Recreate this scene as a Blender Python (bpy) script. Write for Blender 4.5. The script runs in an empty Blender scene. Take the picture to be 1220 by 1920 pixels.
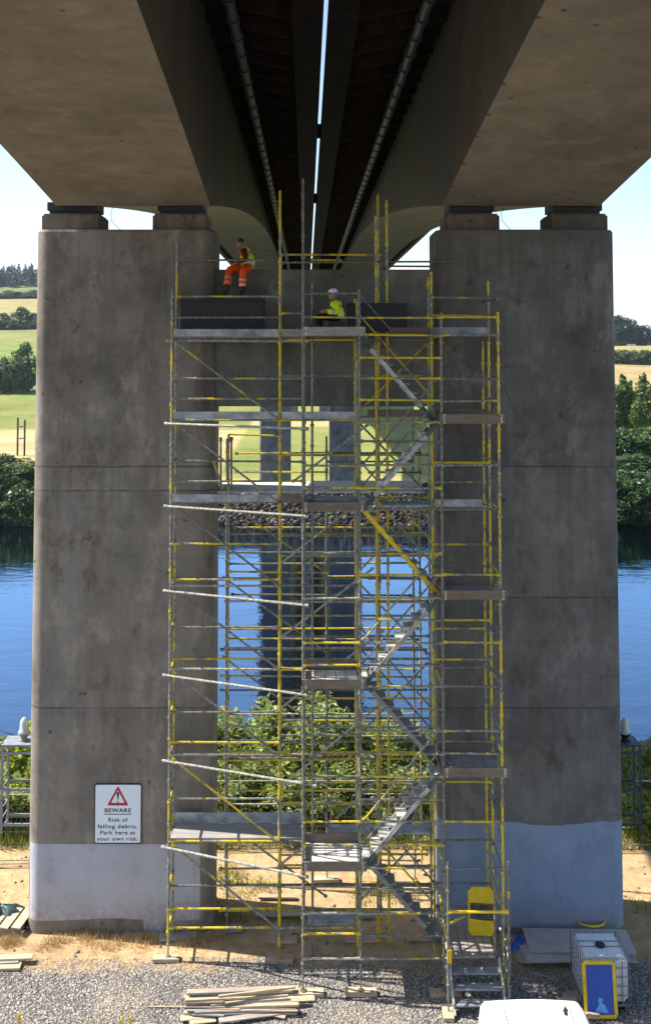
import bpy, bmesh, math, random
import numpy as np
from mathutils import Vector, Matrix, Quaternion
R = math.radians
rnd = random.Random(7)
S = bpy.context.scene
COL = S.collection

# ------------------------------------------------------------------ camera model
H = 14.6                      # camera height above the site ground (metres)
F, CX, CY, PITCH = 1900.0, 575.0, 550.0, R(3.0)
cp, sp = math.cos(PITCH), math.sin(PITCH)

def at(px, py, Y):
    """world point at depth Y seen at photograph pixel px, py (1220 x 1920)"""
    t = (py - CY) / F
    k = Y * (t * cp - sp) / (cp + t * sp)
    Z = -k
    d = Y * cp + Z * sp
    return Vector(((px - CX) / F * d, Y, Z + H))
def zat(py, Y): return at(CX, py, Y).z
def xat(px, py, Y): return at(px, py, Y).x
def gat(px, py, z=0.0):
    """world point on the level z seen at pixel"""
    t = (py - CY) / F
    Y = (H - z) * (cp + t * sp) / (t * cp - sp)
    return at(px, py, Y)

# ------------------------------------------------------------------ materials
def mat(name):
    m = bpy.data.materials.new(name); m.use_nodes = True
    nt = m.node_tree
    b = nt.nodes['Principled BSDF']
    return m, nt, b
def node(nt, t, **k):
    n = nt.nodes.new(t)
    for a, v in k.items():
        if a in ('inputs',):
            for i, w in v.items(): n.inputs[i].default_value = w
        else: setattr(n, a, v)
    return n
def L(nt, a, b): nt.links.new(a, b)
def ramp(nt, fac, stops):
    n = nt.nodes.new('ShaderNodeValToRGB')
    e = n.color_ramp.elements
    while len(e) < len(stops): e.new(0.5)
    for i, (p, c) in enumerate(stops):
        e[i].position = p; e[i].color = (*c, 1) if len(c) == 3 else c
    L(nt, fac, n.inputs[0]); return n.outputs[0]
def mixc(nt, fac, a, b, mode='MIX'):
    n = nt.nodes.new('ShaderNodeMix'); n.data_type = 'RGBA'; n.blend_type = mode
    for sock, v in ((n.inputs[0], fac), (n.inputs[6], a), (n.inputs[7], b)):
        if isinstance(v, (int, float)): sock.default_value = v
        elif isinstance(v, tuple): sock.default_value = (*v, 1)
        else: L(nt, v, sock)
    return n.outputs[2]
def mth(nt, op, a, b=None, c=None):
    n = nt.nodes.new('ShaderNodeMath'); n.operation = op
    for i, v in enumerate((a, b, c)):
        if v is None: continue
        if isinstance(v, (int, float)): n.inputs[i].default_value = v
        else: L(nt, v, n.inputs[i])
    return n.outputs[0]
def mrange(nt, v, a, b, c=0.0, d=1.0):
    n = nt.nodes.new('ShaderNodeMapRange'); n.clamp = True
    L(nt, v, n.inputs[0])
    for i, w in zip((1, 2, 3, 4), (a, b, c, d)): n.inputs[i].default_value = w
    return n.outputs[0]
def coords(nt, kind='Object', scale=(1, 1, 1), rand=False):
    tc = nt.nodes.new('ShaderNodeTexCoord')
    mp = nt.nodes.new('ShaderNodeMapping'); mp.inputs['Scale'].default_value = scale
    if rand:
        oi = nt.nodes.new('ShaderNodeObjectInfo')
        v = nt.nodes.new('ShaderNodeVectorMath'); v.operation = 'SCALE'
        cb = nt.nodes.new('ShaderNodeCombineXYZ')
        for i in range(3): L(nt, oi.outputs['Random'], cb.inputs[i])
        L(nt, cb.outputs[0], v.inputs[0]); v.inputs['Scale'].default_value = 37.0
        L(nt, v.outputs[0], mp.inputs['Location'])
    L(nt, tc.outputs[kind], mp.inputs['Vector'])
    return mp.outputs[0]
def noise(nt, vec, scale, detail=4, rough=0.55, col=False):
    n = nt.nodes.new('ShaderNodeTexNoise')
    n.inputs['Scale'].default_value = scale; n.inputs['Detail'].default_value = detail
    n.inputs['Roughness'].default_value = rough
    L(nt, vec, n.inputs['Vector']); return n.outputs['Color' if col else 'Fac']
def bump(nt, b, h, strength=0.3, dist=0.05):
    n = nt.nodes.new('ShaderNodeBump'); n.inputs['Strength'].default_value = strength
    n.inputs['Distance'].default_value = dist
    L(nt, h, n.inputs['Height']); L(nt, n.outputs[0], b.inputs['Normal'])
def simple(name, c, rough=0.6, metal=0.0, var=0.25, scale=6.0, bmp=0.15):
    m, nt, b = mat(name)
    if rough >= 0.75: b.inputs['Specular IOR Level'].default_value = 0.12
    v = coords(nt, 'Object', rand=True)
    n = noise(nt, v, scale, 5, 0.6)
    lo = tuple(x * (1 - var) for x in c); hi = tuple(min(1, x * (1 + var)) for x in c)
    L(nt, ramp(nt, n, [(0.3, lo), (0.7, hi)]), b.inputs['Base Color'])
    b.inputs['Roughness'].default_value = rough; b.inputs['Metallic'].default_value = metal
    if bmp: bump(nt, b, noise(nt, v, scale * 6, 3), bmp, 0.01)
    return m

def concrete(name, base=(0.27, 0.25, 0.225), paint=None, joints=(), wear=1.0, stain=0.5, con=1.0, ylines=()):
    m, nt, b = mat(name)
    geo = nt.nodes.new('ShaderNodeNewGeometry')
    sep = nt.nodes.new('ShaderNodeSeparateXYZ'); L(nt, geo.outputs['Position'], sep.inputs[0])
    X, Y, Z = sep.outputs
    pos = geo.outputs['Position']
    big = noise(nt, pos, 0.55, 6, 0.62)
    mp = node(nt, 'ShaderNodeMapping'); mp.inputs['Scale'].default_value = (2.6, 2.6, 0.16)
    L(nt, pos, mp.inputs[0]); streak = noise(nt, mp.outputs[0], 1.0, 6, 0.65)
    fine = noise(nt, pos, 7, 6, 0.7)
    mid = noise(nt, pos, 1.7, 5, 0.6)
    dark = tuple(x * (1-0.48*con) for x in base); lite = tuple(x * (1+0.32*con) for x in base)
    warm = (base[0] * 0.74, base[1] * 0.68, base[2] * 0.60)
    c = ramp(nt, big, [(0.34, dark), (0.5, base), (0.68, lite)])
    c = mixc(nt, mrange(nt, streak, 0.47, 0.66, 0, 0.8 * wear), c, warm)
    c = mixc(nt, mrange(nt, streak, 0.30, 0.42, 0.55 * wear, 0), c, lite)
    c = mixc(nt, mrange(nt, mid, 0.56, 0.70, 0, stain * wear), c, dark)
    c = mixc(nt, mrange(nt, fine, 0.35, 0.75, 0.0, 0.30), c, dark)
    for k_, (zj, wv) in enumerate(joints[:2]):
        c = mixc(nt, mth(nt, 'MULTIPLY', mth(nt, 'LESS_THAN', Z, zj), (0.20, 0.0)[k_]), c, tuple(x * 1.5 for x in base))
    # board marks of the formwork, faint
    wv_ = node(nt, 'ShaderNodeTexWave', bands_direction='Z'); wv_.inputs['Scale'].default_value = 1.05; wv_.inputs['Distortion'].default_value = 0.6; wv_.inputs['Detail'].default_value = 2
    L(nt, pos, wv_.inputs['Vector'])
    c = mixc(nt, mrange(nt, wv_.outputs['Fac'], 0.0, 0.05, 0.10 * wear, 0), c, dark)
    rn = node(nt, 'ShaderNodeMapping'); rn.inputs['Scale'].default_value = (4.2, 4.2, 0.10); rn.inputs['Location'].default_value = (7, 3, 1.4)
    L(nt, pos, rn.inputs[0])
    c = mixc(nt, mrange(nt, noise(nt, rn.outputs[0], 1.0, 4, 0.6), 0.64, 0.74, 0, 0.55 * wear), c, (base[0]*.62, base[1]*.46, base[2]*.32))
    sc_ = mrange(nt, noise(nt, pos, 2.3, 5, 0.62), 0.665, 0.70, 0, 0.75 * wear)
    c = mixc(nt, sc_, c, (base[0]*.36, base[1]*.33, base[2]*.31))
    hz_ = node(nt, 'ShaderNodeMapping'); hz_.inputs['Scale'].default_value = (0.5, 0.5, 5.0); L(nt, pos, hz_.inputs[0])
    c = mixc(nt, mrange(nt, noise(nt, hz_.outputs[0], 1.0, 5, 0.65), 0.58, 0.70, 0, 0.35 * wear), c, dark)
    # pits
    vo = node(nt, 'ShaderNodeTexVoronoi'); vo.inputs['Scale'].default_value = 1.0
    L(nt, pos, vo.inputs['Vector'])
    pit = mrange(nt, vo.outputs['Distance'], 0.035, 0.065, 0.85, 0)
    c = mixc(nt, pit, c, (0.03, 0.028, 0.026))
    mp2 = node(nt, 'ShaderNodeMapping'); mp2.inputs['Scale'].default_value = (1.1, 1.1, 0.62); mp2.inputs['Location'].default_value = (3.1, 0, 0)
    L(nt, pos, mp2.inputs[0])
    pat = noise(nt, mp2.outputs[0], 1.1, 8, 0.72)
    c = mixc(nt, mrange(nt, pat, 0.535, 0.63, 0, 0.62 * con), c, (base[0]*1.6, base[1]*1.58, base[2]*1.54))
    c = mixc(nt, mrange(nt, pat, 0.46, 0.34, 0, 0.72 * con), c, (base[0] * .46, base[1] * .41, base[2] * .36))
    for zj, wv in joints:
        zz = mth(nt, 'ADD', Z, mth(nt, 'MULTIPLY', mth(nt, 'SUBTRACT', mid, 0.5), wv))
        dj = mth(nt, 'ABSOLUTE', mth(nt, 'SUBTRACT', zz, zj))
        jl = mth(nt, 'MULTIPLY', mrange(nt, dj, 0.006, 0.030, 1, 0), mrange(nt, noise(nt, mp2.outputs[0], 1.0, 4, 0.6), 0.36, 0.55, 0.25, 0.85))
        c = mixc(nt, jl, c, (0.035, 0.030, 0.026))
        # runs of grime under the joint
        dn = mth(nt, 'SUBTRACT', zj, zz)
        run = mth(nt, 'MULTIPLY', mrange(nt, dn, 0.0, 0.9, 1, 0), mth(nt, 'GREATER_THAN', dn, 0.0))
        run = mth(nt, 'MULTIPLY', run, mrange(nt, streak, 0.42, 0.6, 0, 0.5))
        c = mixc(nt, run, c, dark)
    for yj in ylines:
        dj = mth(nt, 'ABSOLUTE', mth(nt, 'SUBTRACT', mth(nt, 'ADD', Y, mth(nt, 'MULTIPLY', mid, .03)), yj))
        c = mixc(nt, mrange(nt, dj, 0.008, 0.03, 0.55, 0), c, dark)
    if paint:
        ztop, zbot, pc, notch, wob = paint
        wz = mth(nt, 'ADD', mth(nt, 'MULTIPLY', mth(nt, 'SUBTRACT', noise(nt, pos, 0.45, 2, 0.4), 0.5), wob), mth(nt, 'MULTIPLY', mth(nt, 'SUBTRACT', noise(nt, pos, 4.0, 4, 0.6), 0.5), 0.02 + wob * 0.12))
        zt = mth(nt, 'ADD', Z, wz)
        top = mth(nt, 'LESS_THAN', zt, ztop)
        wz2 = mth(nt, 'MULTIPLY', mth(nt, 'SUBTRACT', noise(nt, pos, 0.5, 2, 0.4), 0.5), 0.22)
        bot = mth(nt, 'GREATER_THAN', mth(nt, 'ADD', Z, wz2), zbot)
        if notch:
            x0, x1, dz = notch
            inx = mth(nt, 'MULTIPLY', mth(nt, 'GREATER_THAN', X, x0), mth(nt, 'LESS_THAN', X, x1))
            b2 = mth(nt, 'MULTIPLY', inx, mth(nt, 'GREATER_THAN', Z, zbot - dz))
            bot = mth(nt, 'MAXIMUM', bot, b2)
        front = mth(nt, 'MULTIPLY', mth(nt, 'LESS_THAN', Y, 27.3), mth(nt, 'LESS_THAN', X, -2.66 if notch else 100))
        side = mth(nt, 'GREATER_THAN', X, paint[1] * 0 - 6.93 if notch else -100)
        pm = mth(nt, 'MULTIPLY', mth(nt, 'MULTIPLY', mth(nt, 'MULTIPLY', top, bot), front), side)
        chip = mrange(nt, fine, 0.70, 0.74, 1, 0.55)
        pm = mth(nt, 'MULTIPLY', pm, chip)
        pcol = mixc(nt, mrange(nt, mid, 0.35, 0.7, 0, 0.5), pc, tuple(x * 0.74 for x in pc))
        mud = mth(nt, 'MULTIPLY', mrange(nt, mth(nt, 'SUBTRACT', Z, zbot), 0.0, 0.7, 1, 0), mrange(nt, noise(nt, pos, 5.0, 5, 0.7), 0.42, 0.62, 0.1, 0.8))
        pcol = mixc(nt, mud, pcol, (0.30, 0.24, 0.17))
        pcol = mixc(nt, mrange(nt, pat, 0.56, 0.62, 0, 0.35), pcol, tuple(x * 0.6 for x in pc))
        pcol = mixc(nt, mrange(nt, streak, 0.5, 0.7, 0, 0.35), pcol, (pc[0]*.75, pc[1]*.7, pc[2]*.66))
        c = mixc(nt, pm, c, pcol)
    L(nt, c, b.inputs['Base Color'])
    b.inputs['Roughness'].default_value = 0.9
    bump(nt, b, mth(nt, 'ADD', fine, mth(nt, 'MULTIPLY', pit, -1.5)), 0.35, 0.03)
    return m

def tube_mat(name, yellow, tint=(0.50, 0.38, 0.012), bright=1.0):
    """scaffold tube: galvanised steel, paint worn through in lengths, rust and cement splashes"""
    m, nt, b = mat(name)
    v = coords(nt, 'Object', rand=True)
    n = noise(nt, v, 1.9, 4, 0.65); f = noise(nt, v, 14, 5, 0.75); g = noise(nt, v, 4.5, 4, 0.7)
    galv = ramp(nt, f, [(0.28, (0.07 * bright, 0.066 * bright, 0.052 * bright)), (0.5, (0.20 * bright, 0.195 * bright, 0.165 * bright)), (0.72, (0.46 * bright, 0.45 * bright, 0.41 * bright))])
    yel = ramp(nt, f, [(0.28, tuple(x * 0.35 for x in tint)), (0.46, tint), (0.8, tuple(min(1, x * 1.25) for x in tint))])
    th = 0.80 - 0.60 * yellow
    mask = mth(nt, 'MULTIPLY', mrange(nt, n, th, th + 0.07), mrange(nt, f, 0.33, 0.42))
    c = mixc(nt, mask, galv, yel)
    c = mixc(nt, mrange(nt, g, 0.60, 0.70, 0, 0.75), c, (0.085, 0.042, 0.02))
    c = mixc(nt, mrange(nt, g, 0.36, 0.30, 0, 0.7), c, (0.38 * bright, 0.37 * bright, 0.34 * bright))
    L(nt, c, b.inputs['Base Color'])
    L(nt, mrange(nt, mask, 0, 1, 0.15, 0.0), b.inputs['Metallic'])
    L(nt, mrange(nt, f, 0.3, 0.7, 0.62, 0.36), b.inputs['Roughness'])
    bump(nt, b, f, 0.25, 0.004)
    return m

def wood_mat(name, c, var=0.4):
    m, nt, b = mat(name)
    v = coords(nt, 'Object', (1.2, 14, 14), rand=True)
    n = noise(nt, v, 2.0, 6, 0.65)
    v2 = coords(nt, 'Object', (1, 1, 1), rand=True)
    n2 = noise(nt, v2, 2.2, 4, 0.6)
    a = ramp(nt, n, [(0.3, tuple(x * (1 - var) for x in c)), (0.7, tuple(min(1, x * (1 + var * .6)) for x in c))])
    a = mixc(nt, mrange(nt, n2, 0.5, 0.75, 0, 0.5), a, tuple(x * 0.5 for x in c))
    L(nt, a, b.inputs['Base Color']); b.inputs['Roughness'].default_value = 0.85
    bump(nt, b, n, 0.3, 0.006)
    return m

def leaf_mat(name, c1, c2, trans=0.35, tint=(1.5, 1.6, 0.45)):
    m, nt, b = mat(name)
    geo = nt.nodes.new('ShaderNodeNewGeometry')
    pos = noise(nt, geo.outputs['Position'], 0.6, 2)
    r = geo.outputs['Random Per Island']
    f = mth(nt, 'ADD', mth(nt, 'MULTIPLY', r, 0.7), mth(nt, 'MULTIPLY', pos, 0.4))
    c = ramp(nt, f, [(0.15, c1), (0.75, c2), (1.0, (c2[0] * 1.5, c2[1] * 1.35, c2[2] * 1.1))])
    L(nt, c, b.inputs['Base Color'])
    b.inputs['Roughness'].default_value = 0.45
    tr = nt.nodes.new('ShaderNodeBsdfTranslucent')
    tc = mixc(nt, 1.0, c, tint, 'MULTIPLY'); L(nt, tc, tr.inputs['Color'])
    mx = nt.nodes.new('ShaderNodeMixShader'); mx.inputs[0].default_value = trans
    L(nt, b.outputs[0], mx.inputs[1]); L(nt, tr.outputs[0], mx.inputs[2])
    L(nt, mx.outputs[0], nt.nodes['Material Output'].inputs['Surface'])
    return m

zj1, zj2 = zat(875, 26), zat(1327, 26)
zsofj = 0
M = {}
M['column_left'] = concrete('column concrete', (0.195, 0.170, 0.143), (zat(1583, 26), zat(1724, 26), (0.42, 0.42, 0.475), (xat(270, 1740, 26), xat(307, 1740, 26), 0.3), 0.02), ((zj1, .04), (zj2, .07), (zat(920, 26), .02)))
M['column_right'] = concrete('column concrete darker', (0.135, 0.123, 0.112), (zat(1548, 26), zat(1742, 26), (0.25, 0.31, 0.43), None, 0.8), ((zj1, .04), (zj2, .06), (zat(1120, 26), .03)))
M['crossbeam'] = concrete('crossbeam concrete', (0.145, 0.143, 0.125), None, (), 0.6)
M['girder'] = concrete('girder concrete', (0.215, 0.180, 0.130), None, (), 0.4, 0.15, 0.55, (12.4, 16.4, 20.8, 24.3, 33.5, 37.7, 42, 46.5, 51))
M['girder_web_shade'] = concrete('girder web concrete with painted shade', (0.085, 0.072, 0.055), None, (), 0.9, 0.3, 0.6)  # girder concrete darkened: shade of the recess painted into the inner webs
M['plinth'] = concrete('plinth concrete', (0.15, 0.125, 0.10))
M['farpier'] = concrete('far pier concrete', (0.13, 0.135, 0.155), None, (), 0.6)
M['bearing'] = simple('bearing steel', (0.02, 0.02, 0.022), 0.7)
M['steel_brown'] = simple('weathered dark steel', (0.030, 0.021, 0.015), 0.75, 0.0, 0.4, 3)
M['beam_dark'] = simple('near black edge beam', (0.016, 0.012, 0.009), 0.9, 0, 0.5, 2)  # near-black base, mottled at random
M['shade_steel'] = simple('bracket steel with painted shade', (0.045, 0.052, 0.07), 0.6, 0.1, 0.3)  # right lantern bracket, its shade painted in as a darker colour
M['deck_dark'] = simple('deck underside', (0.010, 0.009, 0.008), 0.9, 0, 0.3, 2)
M['pipe'] = tube_mat('pipe galvanised', -0.4, bright=0.27)
M['tube_y'] = tube_mat('scaffold tube yellow', 0.62, (0.58, 0.43, 0.012))
M['tube_m'] = tube_mat('scaffold tube worn', 0.46)
M['tube_g'] = tube_mat('scaffold tube galvanised', 0.22, bright=0.75)
M['tube_w'] = tube_mat('scaffold tube bright', -0.4, bright=1.5)
M['tube_green'] = tube_mat('scaffold tube green', 0.6, (0.03, 0.16, 0.09))
M['plank'] = wood_mat('scaffold board', (0.36, 0.31, 0.26))
M['plank_sun_paint'] = wood_mat('board with painted sunlight', (0.56, 0.54, 0.50), 0.2)  # lighter board colour, sunlight on the decks painted in
M['plank_pale'] = wood_mat('pale timber', (0.47, 0.38, 0.26), 0.5)
M['plank_grey'] = wood_mat('grey timber', (0.30, 0.285, 0.27))
M['plank_dark'] = wood_mat('brown toe board', (0.19, 0.145, 0.11))
M['plank_red'] = wood_mat('reddish timber', (0.46, 0.32, 0.22))
M['steel_deck'] = simple('galvanised deck', (0.30, 0.315, 0.33), 0.5, 0.15, 0.5, 3)
M['alu'] = simple('aluminium stair', (0.40, 0.395, 0.37), 0.5, 0.1, 0.5, 4)
M['green'] = simple('green paint', (0.045, 0.08, 0.06), 0.6, 0, 0.6)
M['yellow'] = simple('yellow paint', (0.72, 0.50, 0.008), 0.45, 0, 0.15)
M['dark_panel'] = simple('dark coated panel', (0.012, 0.013, 0.016), 0.6)
M['black'] = simple('black plastic', (0.015, 0.015, 0.016), 0.5)
M['white_paint'] = simple('white van paint', (0.82, 0.82, 0.82), 0.25, 0, 0.02, 2, 0)
M['glass_dark'] = simple('dark glass', (0.01, 0.012, 0.014), 0.08, 0, 0.05, 2, 0)
M['rubber'] = simple('rubber', (0.02, 0.02, 0.02), 0.8)
M['tank'] = simple('white tank plastic', (0.62, 0.67, 0.70), 0.4, 0, 0.08)
M['blue'] = simple('blue panel', (0.012, 0.075, 0.40), 0.4, 0, 0.15)
M['lightblue'] = simple('light blue print', (0.12, 0.35, 0.75), 0.4)
M['sheet'] = wood_mat('grey plywood', (0.40, 0.37, 0.35), 0.15)
M['tarp'] = simple('dark green sheeting', (0.03, 0.06, 0.06), 0.3, 0, 0.5)
M['stone'] = simple('rock', (0.20, 0.18, 0.165), 0.9, 0, 0.5, 2)
M['bark'] = simple('bark', (0.07, 0.055, 0.04), 0.9, 0, 0.4)
M['leaf_shrub'] = leaf_mat('shrub leaves', (0.06, 0.095, 0.032), (0.28, 0.33, 0.12), 0.42)
M['leaf_lime'] = leaf_mat('lime leaves', (0.08, 0.13, 0.016), (0.27, 0.32, 0.05), 0.45)
M['leaf_dark'] = leaf_mat('dark leaves', (0.016, 0.040, 0.014), (0.06, 0.11, 0.032), 0.25)
M['leaf_poplar'] = leaf_mat('poplar leaves', (0.04, 0.07, 0.02), (0.12, 0.17, 0.05), 0.25)
M['leaf_far'] = leaf_mat('conifer needles', (0.010, 0.026, 0.024), (0.028, 0.055, 0.045), 0.1)
M['drygrass'] = leaf_mat('dry grass', (0.34, 0.22, 0.10), (0.56, 0.42, 0.22), 0.25, (1, 1, 1))
M['weed'] = leaf_mat('weeds', (0.08, 0.11, 0.02), (0.22, 0.24, 0.06), 0.3)
M['lamp_grey'] = simple('grey galvanised steel', (0.22, 0.23, 0.25), 0.6, 0.1, 0.3)
M['sign_white'] = simple('sign face', (0.74, 0.80, 0.86), 0.4, 0, 0.02, 2, 0)
M['sign_black'] = simple('sign ink', (0.012, 0.014, 0.03), 0.5, 0, 0.05, 2, 0)
M['sign_red'] = simple('sign red', (0.42, 0.012, 0.025), 0.45, 0, 0.05, 2, 0)
M['skin'] = simple('skin', (0.30, 0.16, 0.11), 0.55, 0, 0.1, 12, 0)
M['hair'] = simple('short hair', (0.05, 0.035, 0.028), 0.8, 0, 0.3, 40)
M['maroon'] = simple('maroon cloth', (0.13, 0.012, 0.016), 0.9, 0, 0.3, 12)
M['hivis'] = simple('hi vis yellow', (0.62, 0.78, 0.02), 0.75, 0, 0.15, 10)
M['orange'] = simple('hi vis orange', (0.85, 0.10, 0.012), 0.75, 0, 0.2, 10)
M['reflect'] = simple('reflective tape', (0.48, 0.48, 0.46), 0.35, 0.2, 0.1)
M['navy'] = simple('dark trousers', (0.014, 0.017, 0.03), 0.9, 0, 0.3, 12)
M['boot'] = simple('dark boot', (0.018, 0.015, 0.013), 0.7)
M['helmet'] = simple('white helmet', (0.78, 0.79, 0.82), 0.3, 0, 0.03, 2, 0)
M['cloth_pale'] = simple('pale cloth', (0.55, 0.52, 0.68), 0.8)
m, nt, b = mat('lantern glass')
b.inputs['Base Color'].default_value = (0.9, 0.93, 0.95, 1); b.inputs['Roughness'].default_value = 0.12
b.inputs['Transmission Weight'].default_value = 0.55
M['glass'] = m

# ------------------------------------------------------------------ mesh helpers
class MB:
    def __init__(s): s.v = []; s.f = []
    def add(s, v, f):
        o = len(s.v); s.v += [tuple(p) for p in v]; s.f += [tuple(i + o for i in q) for q in f]; return s
    def box(s, lo, hi):
        x0, y0, z0 = lo; x1, y1, z1 = hi
        return s.add([(x0,y0,z0),(x1,y0,z0),(x1,y1,z0),(x0,y1,z0),(x0,y0,z1),(x1,y0,z1),(x1,y1,z1),(x0,y1,z1)],
                     [(0,3,2,1),(4,5,6,7),(0,1,5,4),(1,2,6,5),(2,3,7,6),(3,0,4,7)])
    def obox(s, p0, p1, w, h, up=(0, 0, 1)):
        """box running p0 -> p1, width w across, height h along up"""
        p0, p1, up = Vector(p0), Vector(p1), Vector(up)
        d = (p1 - p0).normalized(); a = d.cross(up)
        if a.length < 1e-4: a = d.cross(Vector((1, 0, 0)))
        a.normalize(); u = a.cross(d)
        v = []
        for p in (p0, p1):
            for i, j in ((-1,-1),(1,-1),(1,1),(-1,1)): v.append(p + a*(i*w/2) + u*(j*h/2))
        return s.add(v, [(0,1,2,3),(7,6,5,4),(0,4,5,1),(1,5,6,2),(2,6,7,3),(3,7,4,0)])
    def lathe(s, p0, p1, prof, n=10):
        """profile [(t 0..1 or metres along, radius)] round the axis p0->p1, closed"""
        p0, p1 = Vector(p0), Vector(p1); d = (p1 - p0); ln = d.length; d.normalize()
        a = d.orthogonal().normalized(); c = d.cross(a)
        v = []; f = []
        for t, r in prof:
            q = p0 + d * t
            for k in range(n):
                an = 2 * math.pi * k / n
                v.append(q + a * (r * math.cos(an)) + c * (r * math.sin(an)))
        m = len(prof)
        for i in range(m - 1):
            for k in range(n):
                k2 = (k + 1) % n
                f.append((i*n+k, i*n+k2, (i+1)*n+k2, (i+1)*n+k))
        f.append(tuple(reversed(range(n)))); f.append(tuple((m-1)*n + k for k in range(n)))
        return s.add(v, f)
    def tube(s, p0, p1, r=0.028, n=8):
        ln = (Vector(p1) - Vector(p0)).length
        return s.lathe(p0, p1, [(0, r), (ln, r)], n)
    def path(s, pts, r=0.03, n=8):
        """one swept tube through points"""
        pts = [Vector(p) for p in pts]; v = []; f = []
        ref = Vector((0.13, 0.21, 0.97))
        for i, p in enumerate(pts):
            d = (pts[min(i+1, len(pts)-1)] - pts[max(i-1, 0)]).normalized()
            a = d.cross(ref).normalized(); c = d.cross(a)
            rr = r[i] if isinstance(r, (list, tuple)) else r
            for k in range(n):
                an = 2*math.pi*k/n
                v.append(p + a*(rr*math.cos(an)) + c*(rr*math.sin(an)))
        for i in range(len(pts)-1):
            for k in range(n):
                k2 = (k+1) % n
                f.append((i*n+k, i*n+k2, (i+1)*n+k2, (i+1)*n+k))
        f.append(tuple(reversed(range(n)))); f.append(tuple((len(pts)-1)*n+k for k in range(n)))
        return s.add(v, f)
    def prism(s, poly, y0, y1):
        """xz polygon extruded along y"""
        n = len(poly)
        v = [(x, y0, z) for x, z in poly] + [(x, y1, z) for x, z in poly]
        f = [tuple(range(n)), tuple(reversed(range(n, 2*n)))]
        for i in range(n):
            j = (i+1) % n; f.append((i, i+n, j+n, j))
        return s.add(v, f)
    def build(s, name, material, parent=None, origin=None, smooth=False, bevel=0.0):
        me = bpy.data.meshes.new(name)
        v = s.v
        o = Vector(origin) if origin is not None else None
        if o is None and parent is None:
            a = np.array(v); o = Vector(((a[:,0].min()+a[:,0].max())/2, (a[:,1].min()+a[:,1].max())/2, a[:,2].min()))
        if o is None: o = sum((Vector(p) for p in (v[0], v[-1])), Vector()) / 2
        me.from_pydata([(p[0]-o.x, p[1]-o.y, p[2]-o.z) for p in v], [], s.f)
        me.validate()
        bm = bmesh.new(); bm.from_mesh(me); bmesh.ops.recalc_face_normals(bm, faces=bm.faces)
        if bevel:
            bmesh.ops.bevel(bm, geom=[e for e in bm.edges if len(e.link_faces)==2 and e.calc_face_angle(0) > 0.6], offset=bevel, segments=2, affect='EDGES', clamp_overlap=True)
        bm.to_mesh(me); bm.free()
        if smooth:
            for p in me.polygons: p.use_smooth = True
        me.materials.append(M[material] if isinstance(material, str) else material)
        ob = bpy.data.objects.new(name, me); COL.objects.link(ob)
        ob.location = o
        if parent is not None: link_to(ob, parent)
        return ob
def world(o):
    m = o.matrix_basis.copy()
    return (world(o.parent) @ m) if o.parent else m
def link_to(ob, parent):
    w = world(ob); ob.parent = parent
    ob.matrix_basis = world(parent).inverted() @ w
def tag(o, label, cat, group=None, kind=None):
    if label: o['label'] = label
    if cat: o['category'] = cat
    if group: o['group'] = group
    if kind: o['kind'] = kind
    return o
def thing(name, label, cat, loc=(0, 0, 0), group=None, rz=0.0):
    o = bpy.data.objects.new(name, None); COL.objects.link(o); o.location = loc; o.rotation_euler.z = rz
    o.empty_display_size = 0.3
    return tag(o, label, cat, group)
def copy_tree(o, parent=None):
    c = o.copy(); COL.objects.link(c)
    if parent is not None: c.parent = parent
    for ch in list(o.children): copy_tree(ch, c)
    return c

# ------------------------------------------------------------------ world, sun, camera
EL = 49.3
hx, hy = 1.0, -0.165
hl = math.hypot(hx, hy)
sd = Vector((hx/hl*math.cos(R(EL)), hy/hl*math.cos(R(EL)), -math.sin(R(EL))))
w = bpy.data.worlds.new('World'); S.world = w; w.use_nodes = True
nt = w.node_tree; bg = nt.nodes['Background']
sk = nt.nodes.new('ShaderNodeTexSky'); sk.sky_type = 'NISHITA'; sk.sun_disc = False
sk.sun_elevation = R(EL); sk.sun_rotation = math.atan2(-sd.x, -sd.y)
sk.air_density = 1.0; sk.dust_density = 0.9; sk.ozone_density = 1.0
L(nt, sk.outputs[0], bg.inputs[0]); bg.inputs[1].default_value = 0.118
sl = bpy.data.lights.new('sun', 'SUN'); sl.energy = 5.0; sl.angle = R(0.53); sl.color = (1.0, 0.94, 0.85)
so = bpy.data.objects.new('sun', sl); COL.objects.link(so); so.rotation_euler = sd.to_track_quat('-Z', 'Y').to_euler(); so.location = (-60, 10, 80)
cam = bpy.data.cameras.new('camera'); co = bpy.data.objects.new('camera', cam); COL.objects.link(co)
co.location = (0, 0, H); co.rotation_euler = (R(90) + PITCH, 0, 0)
cam.sensor_fit = 'VERTICAL'; cam.sensor_height = 36; cam.sensor_width = 36 * 1220 / 1920; cam.lens = 36 * F / 1920
cam.shift_y = -(960 - CY) / 1920; cam.shift_x = (610 - CX) / 1920
cam.clip_start = 0.1; cam.clip_end = 9000
S.camera = co
S.view_settings.view_transform = 'Standard'; S.view_settings.look = 'None'; S.view_settings.exposure = 1.15
S.render.engine = 'CYCLES'
S.cycles.max_bounces = 7; S.cycles.diffuse_bounces = 4; S.cycles.glossy_bounces = 3; S.cycles.transmission_bounces = 4
S.cycles.use_denoising = True
S.cycles.caustics_reflective = False; S.cycles.caustics_refractive = False

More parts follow.
